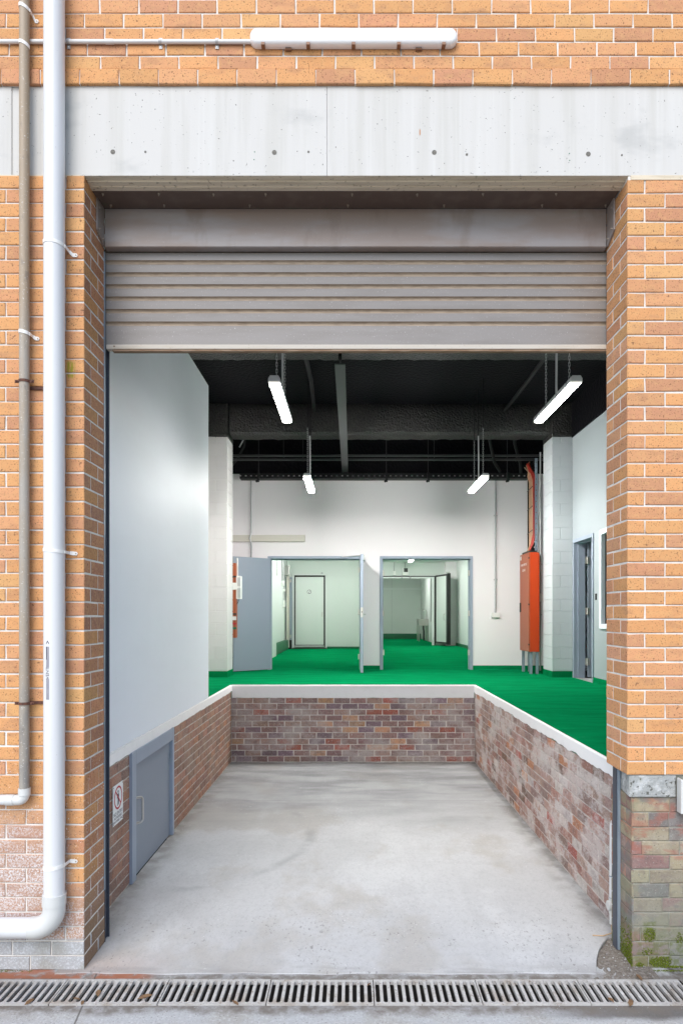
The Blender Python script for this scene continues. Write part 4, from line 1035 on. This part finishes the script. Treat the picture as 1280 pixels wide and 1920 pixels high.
t = thing('wall_conduit', 'conduits and boxes on the left wall of the left room', 'conduit', (-2.05, 20.4, 2.5))
q = MB(); q.build('conduit', 'conduit', t, smooth=True) if False else [MB().tube([(-2.07, y_, z_), (-2.07, y_, RZ-.01)], .02, 8).build('conduit', 'conduit', t, smooth=True) for y_, z_ in ((20.7, 2.6), (20.2, 3.2), (18.6, 3.45))]
for (y, z, s) in ((20.7, 2.56, .1), (20.2, 3.15, .08), (20.7, 2.97, .04), (18.6, 3.38, .09)): box('junction_box', (-2.099, -2.02, y-s*.8, y+s*.8, z-s, z+s), 'plastic', t, .008)
box('control_box', (-2.099, -1.93, 21.0, 21.25, 3.45, 3.75), 'steel', t, .01)
# inner opening of the right room
Y = 24.28
t = thing('cold_room_doorway', 'pale framed cold-room doorway in the right room with its door folded open', 'door', (OX, Y, DZ))
m = MB(); m.box(OX-.03, OX+.055, Y-.04, Y+.019, DZ, OT); m.box(.722, OX+.055, Y-.04, Y+.019, OT+.001, OT+.055); m.build('frame', 'panelw', t, .004)
m = MB(); m.box(OX+.056, OX+.095, Y-.045, Y+.018, DZ+.02, OT+.056); m.box(.722, OX+.095, Y-.045, Y+.018, OT+.057, OT+.09); m.build('seal', 'rubber', t)
hx, hy = OX+.14, Y-.06
lf, d, nrm, p = leaf(t, hx, hy, -74, 1.02, OT+.10, .10, 'panel', DZ+.09)
E = p-nrm*.052
def strip(a, b, z0, z1, nm, mat):
    q1, q2 = E+d*a, E+d*b; q3, q4 = q2-nrm*.006, q1-nrm*.006
    MB().prism([(v.x, v.y) for v in (q1, q2, q3, q4)], 'z', z0, z1).build(nm, mat, lf)
strip(0, .075, DZ+.09, OT+.10, 'seal', 'rubber'); strip(.94, 1.03, DZ+.06, OT+.10, 'seal', 'rubber'); strip(.076, .939, OT+.04, OT+.10, 'seal', 'rubber'); strip(.076, .939, DZ+.09, DZ+.14, 'seal', 'rubber')
q1, q2 = p+d*1.0205-nrm*.06, p+d*1.0205+nrm*.06; q3, q4 = q2+d*.03, q1+d*.03
MB().prism([(v.x, v.y) for v in (q1, q2, q3, q4)], 'z', DZ+.05, OT+.12).build('edge_seal', 'rubber', lf)
hp = p+d*.86-nrm*.06
q = MB(); q.tube([(hp.x, hp.y, 2.28), (hp.x-.05, hp.y, 2.24), (hp.x-.05, hp.y, 2.08), (hp.x, hp.y, 2.04)], .012, 6); q.build('handle', 'steel', lf)
q1 = p+d*.98
MB().prism([(q1.x-.07, q1.y-.02), (q1.x+.06, q1.y-.02), (q1.x+.06, q1.y+.02), (q1.x-.07, q1.y+.02)], 'z', OT+.121, OT+.17).build('top_bracket', 'steel', lf)
Z_ = lambda py: 2.16+(1157-py)/1280*Y; X_ = lambda px: (px-660)/1280*Y
t = thing('emergency_light', 'white emergency light box with two small spot heads above the inner doorway', 'light fitting', (X_(759), Y, Z_(1072)))
bx = box('box', (X_(754), X_(765), Y-.1, Y+.019, Z_(1079), Z_(1065)), 'plastic', t, .012)
box('window', (X_(756.5), X_(764), Y-.106, Y-.1005, Z_(1073), Z_(1065.5)), 'rubber', bx)
for px in (752.5, 768):
    q = MB(); q.tube([(X_(px), Y-.02, Z_(1083)), (X_(px), Y-.13, Z_(1083.5))], [.03, .04], 12); q.tube([(X_(px), Y-.03, Z_(1080)), (X_(759.5), Y-.03, Z_(1079))], .008, 6); q.build('spot_head', 'conduit', t)
q = MB(); q.tube([(X_(759), Y-.01, Z_(1065)), (X_(759), Y-.01, RZ)], .018, 8); q.build('conduit', 'conduit', t)
t = thing('wall_conduit', 'short grey conduit with a white switch box above the inner doorway', 'conduit', (X_(738.5), Y, Z_(1075)))
q = MB(); q.tube([(X_(739), Y-.0, Z_(1072)), (X_(739), Y-.0, RZ)], .016, 8); q.build('conduit', 'conduit', t); box('switch_box', (X_(736.5), X_(741), Y-.06, Y+.019, Z_(1078), Z_(1071)), 'plastic', t, .006)
# room battens
def roombatten(x, y, label, grp='ceiling battens in the rooms beyond', mat='lamproom'):
    t = thing('ceiling_batten_light', label, 'light', (x, y, RZ), grp)
    MB().prism([(x-.055, RZ-.05), (x-.045, RZ-.09), (x+.045, RZ-.09), (x+.055, RZ-.05)], 'y', y-.6, y+.6).build('diffuser', mat, t)
    MB().prism([(x-.06, RZ-.049), (x+.06, RZ-.049), (x+.05, RZ-.002), (x-.05, RZ-.002)], 'y', y-.61, y+.61).build('housing', 'lampbody', t)
    return t
r1 = roombatten(1.95, 22.4, 'lit ceiling batten in the right room nearest the inner doorway')
for (x, y, lb) in ((1.95, 20.2, 'lit ceiling batten in the right room just behind the doorway head'), (1.95, 16.2, 'lit ceiling batten of the right room out of sight above the doorway'), (-.8, 16.5, 'lit ceiling batten of the left room out of sight near its doorway'), (-.8, 19.8, 'lit ceiling batten of the left room out of sight before the cold-room door'), (1.9, 28.2, 'lit ceiling batten of the inner cold room above the sink')):
    c = copy_tree(r1); c.location = (x, y, RZ); c['label'] = lb
# sink
t = thing('steel_sink', 'stainless steel sink on legs in the inner cold room', 'sink', (2.95, 28.5, DZ))
sx0, sx1, sy0, sy1, sz = 2.74, 3.157, 28.2, 29.0, DZ+.92
m = MB(); m.box(sx0, sx1, sy0, sy0+.03, sz-.28, sz); m.box(sx0, sx1, sy1-.03, sy1, sz-.28, sz); m.box(sx0, sx0+.03, sy0+.03, sy1-.03, sz-.28, sz); m.box(sx1-.03, sx1, sy0+.03, sy1-.03, sz-.28, sz); m.box(sx0+.03, sx1-.03, sy0+.03, sy1-.03, sz-.28, sz-.26)
m.build('basin', 'steel', t, .006)
for (x, y) in ((sx0+.03, sy0+.03), (sx1-.03, sy0+.03), (sx0+.03, sy1-.03), (sx1-.03, sy1-.03)): MB().tube([(x, y, DZ), (x, y, sz-.281)], .025, 8).build('leg', 'steel', t, smooth=True)
MB().tube([(2.98, 28.55, sz-.282), (2.98, 28.55, DZ+.5), (3.0, 28.6, DZ+.42), (3.0, 28.6, DZ+.02)], .035, 8).build('waste_pipe', 'rubber', t)
MB().tube([(3.12, 28.6, sz+.001), (3.12, 28.6, sz+.3), (3.08, 28.6, sz+.38), (2.98, 28.6, sz+.4), (2.92, 28.6, sz+.34)], .014, 8).build('tap', 'steel', t, smooth=True)
q = MB(); q.tube([(3.135, 27.2, sz-.1), (3.135, 27.2, 3.9)], .02, 8); tag(q.build('wall_conduit', 'conduit', smooth=True), 'grey conduit on the inner cold-room wall beside the sink', 'conduit')

# ------------------------------------------------------------------ low door and sign on the left dock wall
t = thing('low_door', 'low grey steel door with a D handle in the left dock wall', 'door', (DXL, (DY0+DY1)/2, 0))
m = MB(); xo = DXL+.020; xi = DXL-.16; w = .105
m.box(xi, xo, DY0, DY0+w, .002, 1.062); m.box(xi, xo, DY1-.055, DY1, .002, 1.062); m.box(xi, xo, DY0+w, DY1-.055, .945, 1.062)
m.build('frame', 'framegrey', t, .003)
m = MB(); m.box(xi, xi+.03, DY0+w, DY1-.055, .0, .944); m.build('backing', 'rubber', t)
lf = box('leaf', (DXL-.055, DXL-.012, DY0+w+.004, DY1-.062, .007, .941), 'doorgrey', t, .002)
hy_ = 5.66; q = MB(); hz0, hz1 = .445, .655
xd = DXL-.012; pts = [(xd, hy_, hz1), (xd+.04, hy_, hz1)]
for k in range(7):
    a = math.pi/2*k/6; pts.append((xd+.04+.025*math.sin(a), hy_, hz1-.025+.025*math.cos(a)))
for k in range(7):
    a = math.pi/2*k/6; pts.append((xd+.04+.025*math.cos(a), hy_, hz0+.025-.025*math.sin(a)))
pts += [(xd, hy_, hz0)]
# the bow of the handle lies along the door: swing it so that it shows as a D
piv = Vector((xd, hy_, 0)); pts = [(xd+(p[0]-xd)*.75, hy_+(p[0]-xd)*.9, p[2]) for p in pts]
q.tube(pts, .0095, 10); q.build('handle', 'steel', lf, smooth=True)
for z in (.30, .76):
    m = MB(); m.tube([(DXL-.004, DY1-.062, z-.055), (DXL-.004, DY1-.062, z+.055)], .011, 8); m.box(DXL-.0118, DXL-.009, DY1-.10, DY1-.060, z-.055, z+.055); m.build('hinge', 'galv', lf)
Y0s, Y1s, Zs0, Zs1 = 5.095, 5.318, .588, .888
t = thing('no_entry_sign', 'white no entry sign with a crossed out walking figure on the left dock wall', 'sign', (DXL, (Y0s+Y1s)/2, (Zs0+Zs1)/2))
xs_ = DXL+.006
pl = box('plate', (xs_-.003, xs_, Y0s, Y1s, Zs0, Zs1), 'signwhite', t, .0008)
sc = Vector((0, (Y0s+Y1s)/2, 0)); zc = Zs1-.105
PS = lambda u, v, w: (xs_+.0006+w, sc.y+u, zc+v)
n = 40; ring = [(.088*math.cos(2*math.pi*k/n), .088*math.sin(2*math.pi*k/n)) for k in range(n)]; ri = [(.074*math.cos(2*math.pi*k/n), .074*math.sin(2*math.pi*k/n)) for k in range(n)]
man = lambda u, v, w: PS(u, v, w)
body = [(-.012, .030), (.010, .032), (.019, .012), (.016, -.008), (.011, -.006), (.013, -.020), (.022, -.058), (.012, -.060), (.002, -.024), (-.010, -.062), (-.020, -.060), (-.008, -.018), (-.012, .004), (-.022, -.006), (-.026, -.001), (-.016, .016)]
plate2d(body, [], 'figure', 'ink', pl, PS, .0004)
plate2d([(.010*math.cos(2*math.pi*k/16), .045+.0105*math.sin(2*math.pi*k/16)) for k in range(16)], [], 'figure', 'ink', pl, PS, .0004)
plate2d(ring, [ri], 'prohibition_ring', 'signred', pl, lambda u, v, w: PS(u, v, w+.0005), .0004)
s2 = .7071
plate2d([(-.078*s2-.006*s2, .078*s2-.006*s2), (-.078*s2+.006*s2, .078*s2+.006*s2), (.078*s2+.006*s2, -.078*s2+.006*s2), (.078*s2-.006*s2, -.078*s2-.006*s2)], [], 'slash', 'signred', pl, lambda u, v, w: PS(u, v, w+.0012), .0004)
text('NO ENTRY', .040, 'lettering', 'ink', pl, lambda u, v, w: PS(u, v-.117, w)); text('AUTHORISED', .028, 'lettering', 'ink', pl, lambda u, v, w: PS(u, v-.147, w)); text('PERSONNEL ONLY', .0255, 'lettering', 'ink', pl, lambda u, v, w: PS(u, v-.173, w))
for (y, z) in ((Y0s+.012, Zs1-.012), (Y1s-.012, Zs1-.012), (Y0s+.012, Zs0+.012), (Y1s-.012, Zs0+.012)):
    q = MB(); q.tube([(xs_-.0, y, z), (xs_+.002, y, z)], .004, 8); q.build('screw', 'bolt', pl)

# ------------------------------------------------------------------ downpipes
def bend(p0, c, r, a0, a1, n=10): return [(c[0]+r*math.cos(R(a0+(a1-a0)*k/n)), c[1], c[2]+r*math.sin(R(a0+(a1-a0)*k/n))) for k in range(n+1)]
def clipband(t, x, y, z, r, tabside=1, mat='clip', h=.021, tilt=.012, tabdrop=.018, tablen=.045):
    m = MB(); n = 24; vs = []
    for k in range(n+1):
        a = -math.pi*.02+math.pi*1.04*k/n
        dx = -math.cos(a)*(r+.003); dy = -math.sin(a)*(r+.003); zz_ = z-tilt*dx/r*tabside
        vs += [(x+dx, y+dy, zz_-h/2), (x+dx, y+dy, zz_+h/2), (x+dx*.955, y+dy*.955, zz_+h/2), (x+dx*.955, y+dy*.955, zz_-h/2)]
    fs = []
    for k in range(n):
        for j in range(4): fs.append((4*k+j, 4*k+(j+1) % 4, 4*k+4+(j+1) % 4, 4*k+4+j))
    m.add(vs, fs)
    xe = x+tabside*(r+.002); zt = z-tilt-tabdrop
    if tablen < .01: return m.build('pipe_clip', mat, t, 0)
    m.prism([(xe, z-tilt-h/2), (xe+tabside*.006, z-tilt+h/2), (xe+tabside*tablen*.5, zt+h/2+.003), (xe+tabside*tablen, zt+h/2), (xe+tabside*(tablen+.007), zt), (xe+tabside*tablen, zt-h/2), (xe+tabside*tablen*.5, zt-h/2)], 'y', FY-.006, FY-.0015)
    m.box(min(xe, xe+tabside*.004), max(xe, xe+tabside*.004), y-.003, FY-.0062, z-tilt-h*.45, z-tilt+h*.4)
    o = m.build('pipe_clip', mat, t, 0)
    q = MB(); q.tube([(xe+tabside*(tablen-.004), FY-.0055, zt), (xe+tabside*(tablen-.004), FY-.0085, zt)], .0042, 8); q.build('screw', 'bolt', o)
    return o
px_, py_, pr = -1.792, FY-.072, .0605
t = thing('white_downpipe', 'wide white pvc downpipe running down the left brick pier, marked VENT', 'pipe', (px_, py_, .3))
zb = .288
MB().tube([(px_, py_, 7.0), (px_, py_, zb+.14)], pr, 40).build('pipe', 'pvc', t, smooth=True)
q = MB(); q.tube([(px_, py_, zb+.1395), (px_, py_, zb+.12)]+bend(None, (px_-.12, py_, zb+.12), .12, 0, -90, 14)+[(px_-.14, py_, zb)], pr+.0045, 40); q.build('elbow', 'pvcjoint', t, smooth=True)
MB().tube([(px_, py_, zb+.205), (px_, py_, zb+.14)], pr+.0085, 40).build('collar', 'pvcjoint', t, smooth=True)
MB().tube([(px_-.1405, py_, zb), (-4.4, py_, zb)], pr, 40).build('horizontal_pipe', 'pvc', t, smooth=True)
yv = lambda py: 2.16+(1157-py)/1280*py_
for p in (459, 1033, 1624): clipband(t, px_, py_, yv(p), pr, 1, tabdrop=.004 if p != 459 else .02, tablen=.045, tilt=.006 if p != 1624 else -.006)
cyl = lambda u, v, w, xo=-.014: (px_+math.sin(math.asin(xo/pr)+u/pr)*(pr+.0007+w), py_-math.cos(math.asin(xo/pr)+u/pr)*(pr+.0007+w), v)
def barp(z0, z1, u0=-.010, u1=.010, mat='inkgrey', nm='print_bar'):
    m = MB(); n = 8; us = [u0+(u1-u0)*k/n for k in range(n+1)]
    m.add([cyl(u, z0, 0) for u in us]+[cyl(u, z1, 0) for u in us], [(k, k+1, n+2+k, n+1+k) for k in range(n)]); m.build(nm, mat, t, recalc=False)
barp(yv(1251.5), yv(1212)); barp(yv(1310), yv(1271)); barp(yv(1236), yv(1212), -.010, -.003, 'ink'); 
text('VENT', .0285, 'lettering', 'ink', t, lambda u, v, w: cyl(-v, yv(1261.3)+u, w+.0004))
m = MB()
for s in (-1, 1):
    m.add([cyl(0, yv(1200.5), 0), cyl(s*.010, yv(1205.5), 0), cyl(s*.010, yv(1208), 0), cyl(0, yv(1203.3), 0)], [(0, 1, 2, 3)])
m.build('arrow_mark', 'ink', t, recalc=False)
bx_, by_, br = -1.984, FY-.046, .0295
t = thing('beige_downpipe', 'thin weathered beige downpipe left of the wide white one', 'pipe', (bx_, by_, 1.05))
yb = lambda py: 2.16+(1157-py)/1280*by_
zbe = yb(1500.5)
MB().tube([(bx_, by_, 7.0), (bx_, by_, yb(1490))], br, 28).build('pipe', 'beige', t, smooth=True)
q = MB(); q.tube([(bx_, by_, zbe+.065), (bx_, by_, zbe+.035)]+bend(None, (bx_-.035, by_, zbe+.035), .035, 0, -90, 10)+[(bx_-.06, by_, zbe)], br+.0015, 28); q.build('elbow', 'pvcjoint', t, smooth=True)
MB().tube([(bx_, by_, yb(1478)), (bx_, by_, yb(1491))], br+.006, 28).build('collar', 'pvcjoint', t, smooth=True)
MB().tube([(bx_-.0605, by_, zbe), (bx_-.11, by_, zbe)], br+.004, 28).build('collar', 'pvcjoint', t, smooth=True)
MB().tube([(bx_-.1105, by_, zbe), (-4.4, by_, zbe)], br, 28).build('horizontal_pipe', 'pvc', t, smooth=True)
clipband(t, bx_, by_, yb(15), br, 1, tilt=.012, tabdrop=.03, tablen=.03); clipband(t, bx_, by_, yb(84), br, 1, tilt=.012, tabdrop=.0, tablen=.004); clipband(t, bx_, by_, yb(624), br, 1, tilt=.006, tabdrop=.012, tablen=.035)
for zc_, mat2 in ((yb(715), 'rust'), (yb(1319), 'rust')):
    m = MB(); n = 20; vs = []
    for k in range(n+1):
        a = math.pi*k/n; 
        for rr_, zz_ in ((br+.004, -.008), (br+.004, .008), (br+.0005, .008), (br+.0005, -.008)): vs.append((bx_-math.cos(a)*rr_, by_-math.sin(a)*rr_, zc_+zz_))
    m.add(vs, [(4*k+j, 4*k+(j+1) % 4, 4*k+4+(j+1) % 4, 4*k+4+j) for k in range(n) for j in range(4)])
    m.box(bx_-br-.028, bx_-br-.0005, by_-.004, by_+.002, zc_-.009, zc_+.009); m.box(bx_+br+.0005, bx_+br+.03, by_-.004, by_+.002, zc_-.009, zc_+.009)
    m.box(bx_-br-.02, bx_+br+.09, FY-.012, FY-.0015, zc_-.038, zc_-.020) if zc_ > 3 else m.box(bx_-br-.02, bx_+br+.075, FY-.010, FY-.0015, zc_-.009, zc_+.009)
    m.box(bx_-.006, bx_+.006, by_+.03, FY-.013, zc_-.03, zc_)
    o = m.build('rusty_bracket', mat2, t, .001)
    for xx in (bx_-br-.017, bx_+br+.018): 
        q = MB(); q.tube([(xx, by_-.0045, zc_), (xx, by_-.012, zc_)], .006, 6); q.build('bolt', 'rust', o)

# ------------------------------------------------------------------ facade batten and conduit
BX0, BX1 = -.621, .638; BYF = FY-.085
BZ0, BZ1 = 5.632, 5.738
t = thing('facade_batten_light', 'long white unlit batten light on the brick wall above the lintel', 'light', ((BX0+BX1)/2, FY, BZ0))
def rrect(x0, x1, z0, z1, r, n=8):
    o = []
    for cx, cz, a0 in ((x1-r, z1-r, 0), (x0+r, z1-r, 90), (x0+r, z0+r, 180), (x1-r, z0+r, 270)):
        o += [(cx+r*math.cos(R(a0+90*k/n)), cz+r*math.sin(R(a0+90*k/n))) for k in range(n+1)]
    return o
bs = MB().prism(rrect(BX0, BX1, BZ0+.004, BZ1-.002, .045), 'y', FY-.02, FY-.0015).build('base', 'lampbody', t, .004, smooth=False)
cv = MB(); rings = [(0, FY-.0205), (.001, FY-.034), (.005, FY-.044), (.014, FY-.051), (.028, FY-.054)]; L = [rrect(BX0+i_, BX1-i_, BZ0+.004+i_, BZ1-.002-i_*.8, max(.012, .045-i_*.7)) for i_, _ in rings]
vs = [(p[0], rings[k][1], p[1]) for k in range(len(rings)) for p in L[k]]; nn = len(L[0])
fs = [(k*nn+j, k*nn+(j+1) % nn, (k+1)*nn+(j+1) % nn, (k+1)*nn+j) for k in range(len(rings)-1) for j in range(nn)]+[tuple((len(rings)-1)*nn+j for j in range(nn))]
cv.add(vs, fs); cv.build('cover', 'diffuser_off', t, smooth=True)
for px in (492, 577, 662.5, 748, 832.5):
    x = (px-660)/1280*4.12
    m = MB(); m.box(x-.011, x+.011, FY-.040, FY-.012, BZ0-.003, BZ0+.0035); m.box(x-.011, x+.011, FY-.0475, FY-.0405, BZ0-.003, BZ0+.014); m.build('clip', 'lampclip', t, .001)
for px in (540, 785): box('foot', ((px-660)/1280*4.15-.018, (px-660)/1280*4.15+.018, FY-.018, FY-.002, BZ0-.008, BZ0+.0035), 'lampclip', t)
cz_ = 2.16+(1157-74.5)/1280*4.155
t = thing('facade_conduit', 'thin pale conduit across the brickwork feeding the facade batten', 'conduit', (-1.4, FY, cz_))
q = MB(); q.tube([(-4.4, FY-.014, cz_+.001), (BX0+.004, FY-.014, cz_)], .0125, 14); q.build('conduit', 'conduitp', t, smooth=True)
q = MB(); q.tube([((197-660)/1280*4.16, FY-.014, cz_), ((212-660)/1280*4.16, FY-.014, cz_)], .0145, 14); q.build('coupling', 'conduitp', t, smooth=True)
for px in (127, 300, 406):
    x = (px-660)/1280*4.16; m = MB()
    n = 10; vs = []
    for k in range(n+1):
        a = math.pi*k/n
        for rr_, xx in ((.0155, -.008), (.0155, .008), (.013, .008), (.013, -.008)): vs.append((x+xx, FY-.014-math.sin(a)*rr_, cz_+math.cos(a)*rr_))
    m.add(vs, [(4*k+j, 4*k+(j+1) % 4, 4*k+4+(j+1) % 4, 4*k+4+j) for k in range(n) for j in range(4)])
    m.box(x-.010, x+.010, FY-.006, FY-.0015, cz_-.036, cz_-.013); m.box(x-.010, x+.010, FY-.006, FY-.0015, cz_+.013, cz_+.03); o = m.build('saddle', 'saddle', t)
    q = MB(); q.tube([(x, FY-.0065, cz_-.026), (x, FY-.0085, cz_-.026)], .0045, 8); q.build('screw', 'clip', o)

# ------------------------------------------------------------------ things by the right pier
cxp, cyp = DXR-.030, 4.70
t = thing('white_conduit', 'short white conduit with round junction box at the front of the right dock wall', 'conduit', (cxp, cyp, .2))
zc2 = lambda py: 2.16+(1157-py)/1280*cyp
q = MB(); q.tube([(DXR-.004, cyp, zc2(1538)), (cxp+.008, cyp, zc2(1541)), (cxp, cyp, zc2(1548)), (cxp-.002, cyp, zc2(1600)), (cxp-.004, cyp, zc2(1684))], .0125, 12); q.build('conduit', 'pvc', t, smooth=True)
q = MB(); q.tube([(cxp-.004, cyp, zc2(1684)), (cxp-.004, cyp, zc2(1690))], .0155, 12); q.tube([(cxp-.004, cyp, zc2(1707)), (cxp-.003, cyp, zc2(1713))], .0155, 12); q.tube([(cxp-.003, cyp, zc2(1712)), (cxp-.003, cyp, zc2(1733))], .0115, 12); q.build('coupling', 'pvcjoint', t, smooth=True)
q = MB(); q.tube([(DXR-.004, cyp, zc2(1698.5)), (cxp-.028, cyp, zc2(1698.5))], .033, 24); q.build('junction_box', 'pvcjoint', t, .004, smooth=True)
for py in (1642, 1683): 
    q = MB(); q.tube([(cxp-.003, cyp, zc2(py)), (cxp-.003, cyp, zc2(py+2))], .0145, 12); q.build('saddle', 'galv', t)
q = MB(); q.tube([(cxp-.003, cyp, zc2(1733)), (cxp-.003, cyp-.01, .03), (cxp-.02, cyp-.06, .010), (cxp-.09, cyp-.09, .005), (cxp-.16, cyp-.08, .004)], .004, 6); q.build('loose_wire', 'tancable', t)
t = thing('white_pipe_box', 'white plastic drain box at the right edge of the plinth below the brick pier', 'pipe', (2.1, FY, 1.1))
m = MB(); m.prism([(fx(1269), fz(1523)), (fx(1269), fz(1460)), (fx(1271), fz(1458)), (fx(1290), fz(1470)), (fx(1330), fz(1470)), (fx(1330), fz(1523))], 'y', FY-.05, FY+.0075); m.build('box', 'pvcjoint', t, .006, 3)

# ------------------------------------------------------------------ grates
GW = .604
def slot(cx, w=.0124, y0=.022, y1=.245, n=6):
    o = [(cx+w*math.cos(R(180*k/n)), y1-w+w*math.sin(R(180*k/n))) for k in range(n+1)]
    return o+[(cx+w*math.cos(R(180+180*k/n)), y0+w+w*math.sin(R(180+180*k/n))) for k in range(n+1)]
g0 = None
gl = ['leftmost drain grate section in view, below the white downpipe elbow', 'drain grate section in front of the left brick pier corner', 'drain grate section left of centre with dry leaves on it',
      'middle drain grate section in front of the bay', 'drain grate section right of centre', 'drain grate section in front of the right end of the bay floor', 'rightmost drain grate section, ending beyond the mossy plinth', '']
for i in range(7):
    x = 1.937-GW*(i+1)
    t = thing('drain_grate', 'grate', 'drain grate', (x, 3.797, -.004), 'drain grate sections along the front of the bay') if g0 is None else None
    if g0 is None:
        g0 = t; hw = GW-.004; pitch = hw/14
        plate2d([(.0015, .0), (hw, .0), (hw, .262), (.0015, .262)], [slot(pitch*(k+.5)) for k in range(14)], 'grating', 'grate', t, lambda u, v, w: (x+u, 3.797+v, -.004+w-.004), .022)
        b = t.children[0].modifiers.new('bevel', 'BEVEL'); b.width = .002; b.segments = 2; b.limit_method = 'ANGLE'; b.angle_limit = R(50)
    else:
        t = copy_tree(g0); t.location = (x, 3.797+rng.uniform(-.002, .002), -.004+rng.uniform(-.003, .002))
    t.rotation_euler = (0, 0, rng.uniform(-.003, .003))
    t['label'] = gl[6-i]
# leaves on the grate
for k, (x, y) in enumerate(((-1.55, 3.84), (-1.50, 3.80), (-1.17, 3.86), (-1.45, 3.90), (-.65, 3.80), (1.45, 3.83), (1.55, 3.80), (-1.8, 3.81), (.1, 3.99), (1.71, 4.07))):
    m = MB(); a = rng.uniform(0, 6.28); L_ = rng.uniform(.02, .045); pts_ = [(-1, 0, .004), (-.3, .35, .010), (.4, .3, .012), (1, 0, .005), (.4, -.3, .007), (-.3, -.35, .006)]
    vs = [(x+L_*(p[0]*math.cos(a)-p[1]*math.sin(a)), y+L_*(p[0]*math.sin(a)+p[1]*math.cos(a)), .006+p[2]) for p in pts_]
    m.add(vs+[(v[0], v[1], v[2]-.0008) for v in vs], [(0, 1, 2, 3), (0, 3, 4, 5), (9, 8, 7, 6), (11, 10, 9, 6)]+[(j, (j+1) % 6, 6+(j+1) % 6, 6+j) for j in range(6)])
    tag(m.build('fallen_leaf', 'leaf', recalc=False), 'small dry brown leaf lying on the drain grates', 'leaf', 'dry leaves on the drain grates')
# soil and grit gathered by the right pier and along the channel
m = MB(); nx, ny = 26, 26
def soilz(x, y):
    e = max(0, fe(x)-y); c = math.exp(-((x-1.76)/.13)**2)*math.exp(-((y-4.38)/.22)**2)
    return (-.006 if y < fe(x)-.01 else -.05)+.02*c*(y < fe(x))+rng.uniform(0, .004)
vs = [(1.44+.40*i/nx, 4.075+.56*j/ny, soilz(1.44+.40*i/nx, 4.075+.56*j/ny)) for j in range(ny+1) for i in range(nx+1)]
m.add(vs, [(j*(nx+1)+i, j*(nx+1)+i+1, (j+1)*(nx+1)+i+1, (j+1)*(nx+1)+i) for j in range(ny) for i in range(nx)])
def pebble(m, x, y, z, r):
    vs = [(x+r*rng.uniform(.6, 1.2)*a, y+r*rng.uniform(.6, 1.2)*b, z+r*rng.uniform(.4, .8)*c) for a, b, c in ((1, 0, 0), (0, 1, 0), (-1, 0, 0), (0, -1, 0), (0, 0, 1), (0, 0, -1))]
    m.add(vs, [(0, 1, 4), (1, 2, 4), (2, 3, 4), (3, 0, 4), (1, 0, 5), (2, 1, 5), (3, 2, 5), (0, 3, 5)], 1 if rng.random() < .35 else 0)
for k in range(260):
    y = rng.uniform(4.07, 4.6); x = min(1.80, rng.gauss(1.72, .07)); pebble(m, x, y, soilz(x, y)+.003, rng.uniform(.002, .007))
for k in range(420):
    x = rng.uniform(-2.6, 2.3); y = rng.choice((rng.uniform(4.065, 4.13), rng.gauss(3.77, .02))); pebble(m, x, y, -.003, rng.uniform(.0012, .004))
tag(m.build('grit_and_soil', ['soil', 'slab']), kind='stuff')

# moss cushions on the plinth
m = MB()
def tuft(x, y, z, n, r):
    n = Vector(n); a = n.orthogonal().normalized(); b = n.cross(a); t = rng.uniform(0, 6.28); c = Vector((x, y, z))
    p = [c+(a*math.cos(t+k*2.09)+b*math.sin(t+k*2.09))*r for k in range(3)]; q = c+n*r*rng.uniform(.5, 1.1)+(a*rng.uniform(-.5, .5)+b*rng.uniform(-.5, .5))*r
    m.add([*p, q], [(0, 1, 3), (1, 2, 3), (2, 0, 3)], rng.choice((0, 0, 1)))
fy = FY+.024
for (x0, x1, z0, z1, k) in ((1.787, 1.865, .158, .243, 420), (1.83, 1.965, .002, .068, 480), (1.74, 1.80, .0, .03, 90), (1.99, 2.04, .15, .22, 90), (1.78, 1.85, .07, .12, 60), (1.90, 2.1, -.004, .01, 200)):
    for _ in range(k):
        u, v = rng.betavariate(1.3, 1.3), rng.betavariate(1.3, 1.3)
        if math.hypot(u-.5, v-.5) < .52+rng.uniform(-.1, .08): tuft(x0+(x1-x0)*u, fy, z0+(z1-z0)*v, (0, -1, .25), rng.uniform(.0025, .006))
for _ in range(900):
    y = 4.20+abs(rng.gauss(0, .12)); z = abs(rng.gauss(0, .10))
    if y < 4.5 and z < .33 and rng.random() < 1.15-z*2.6: tuft(PX-.001, y, z, (-1, -.2, .3), rng.uniform(.0025, .006))
for _ in range(320):
    x = rng.uniform(1.7, 2.2); tuft(x, FY-.002-abs(rng.gauss(0, .012)), -.003, (0, -.1, 1), rng.uniform(.002, .005))
for _ in range(160):
    x = rng.uniform(-2.4, -1.95); tuft(x, FY-.004-abs(rng.gauss(0, .010)), -.003, (0, -.1, 1), rng.uniform(.002, .004))
tag(m.build('moss', ['moss', 'mossdark'], recalc=False), kind='stuff')
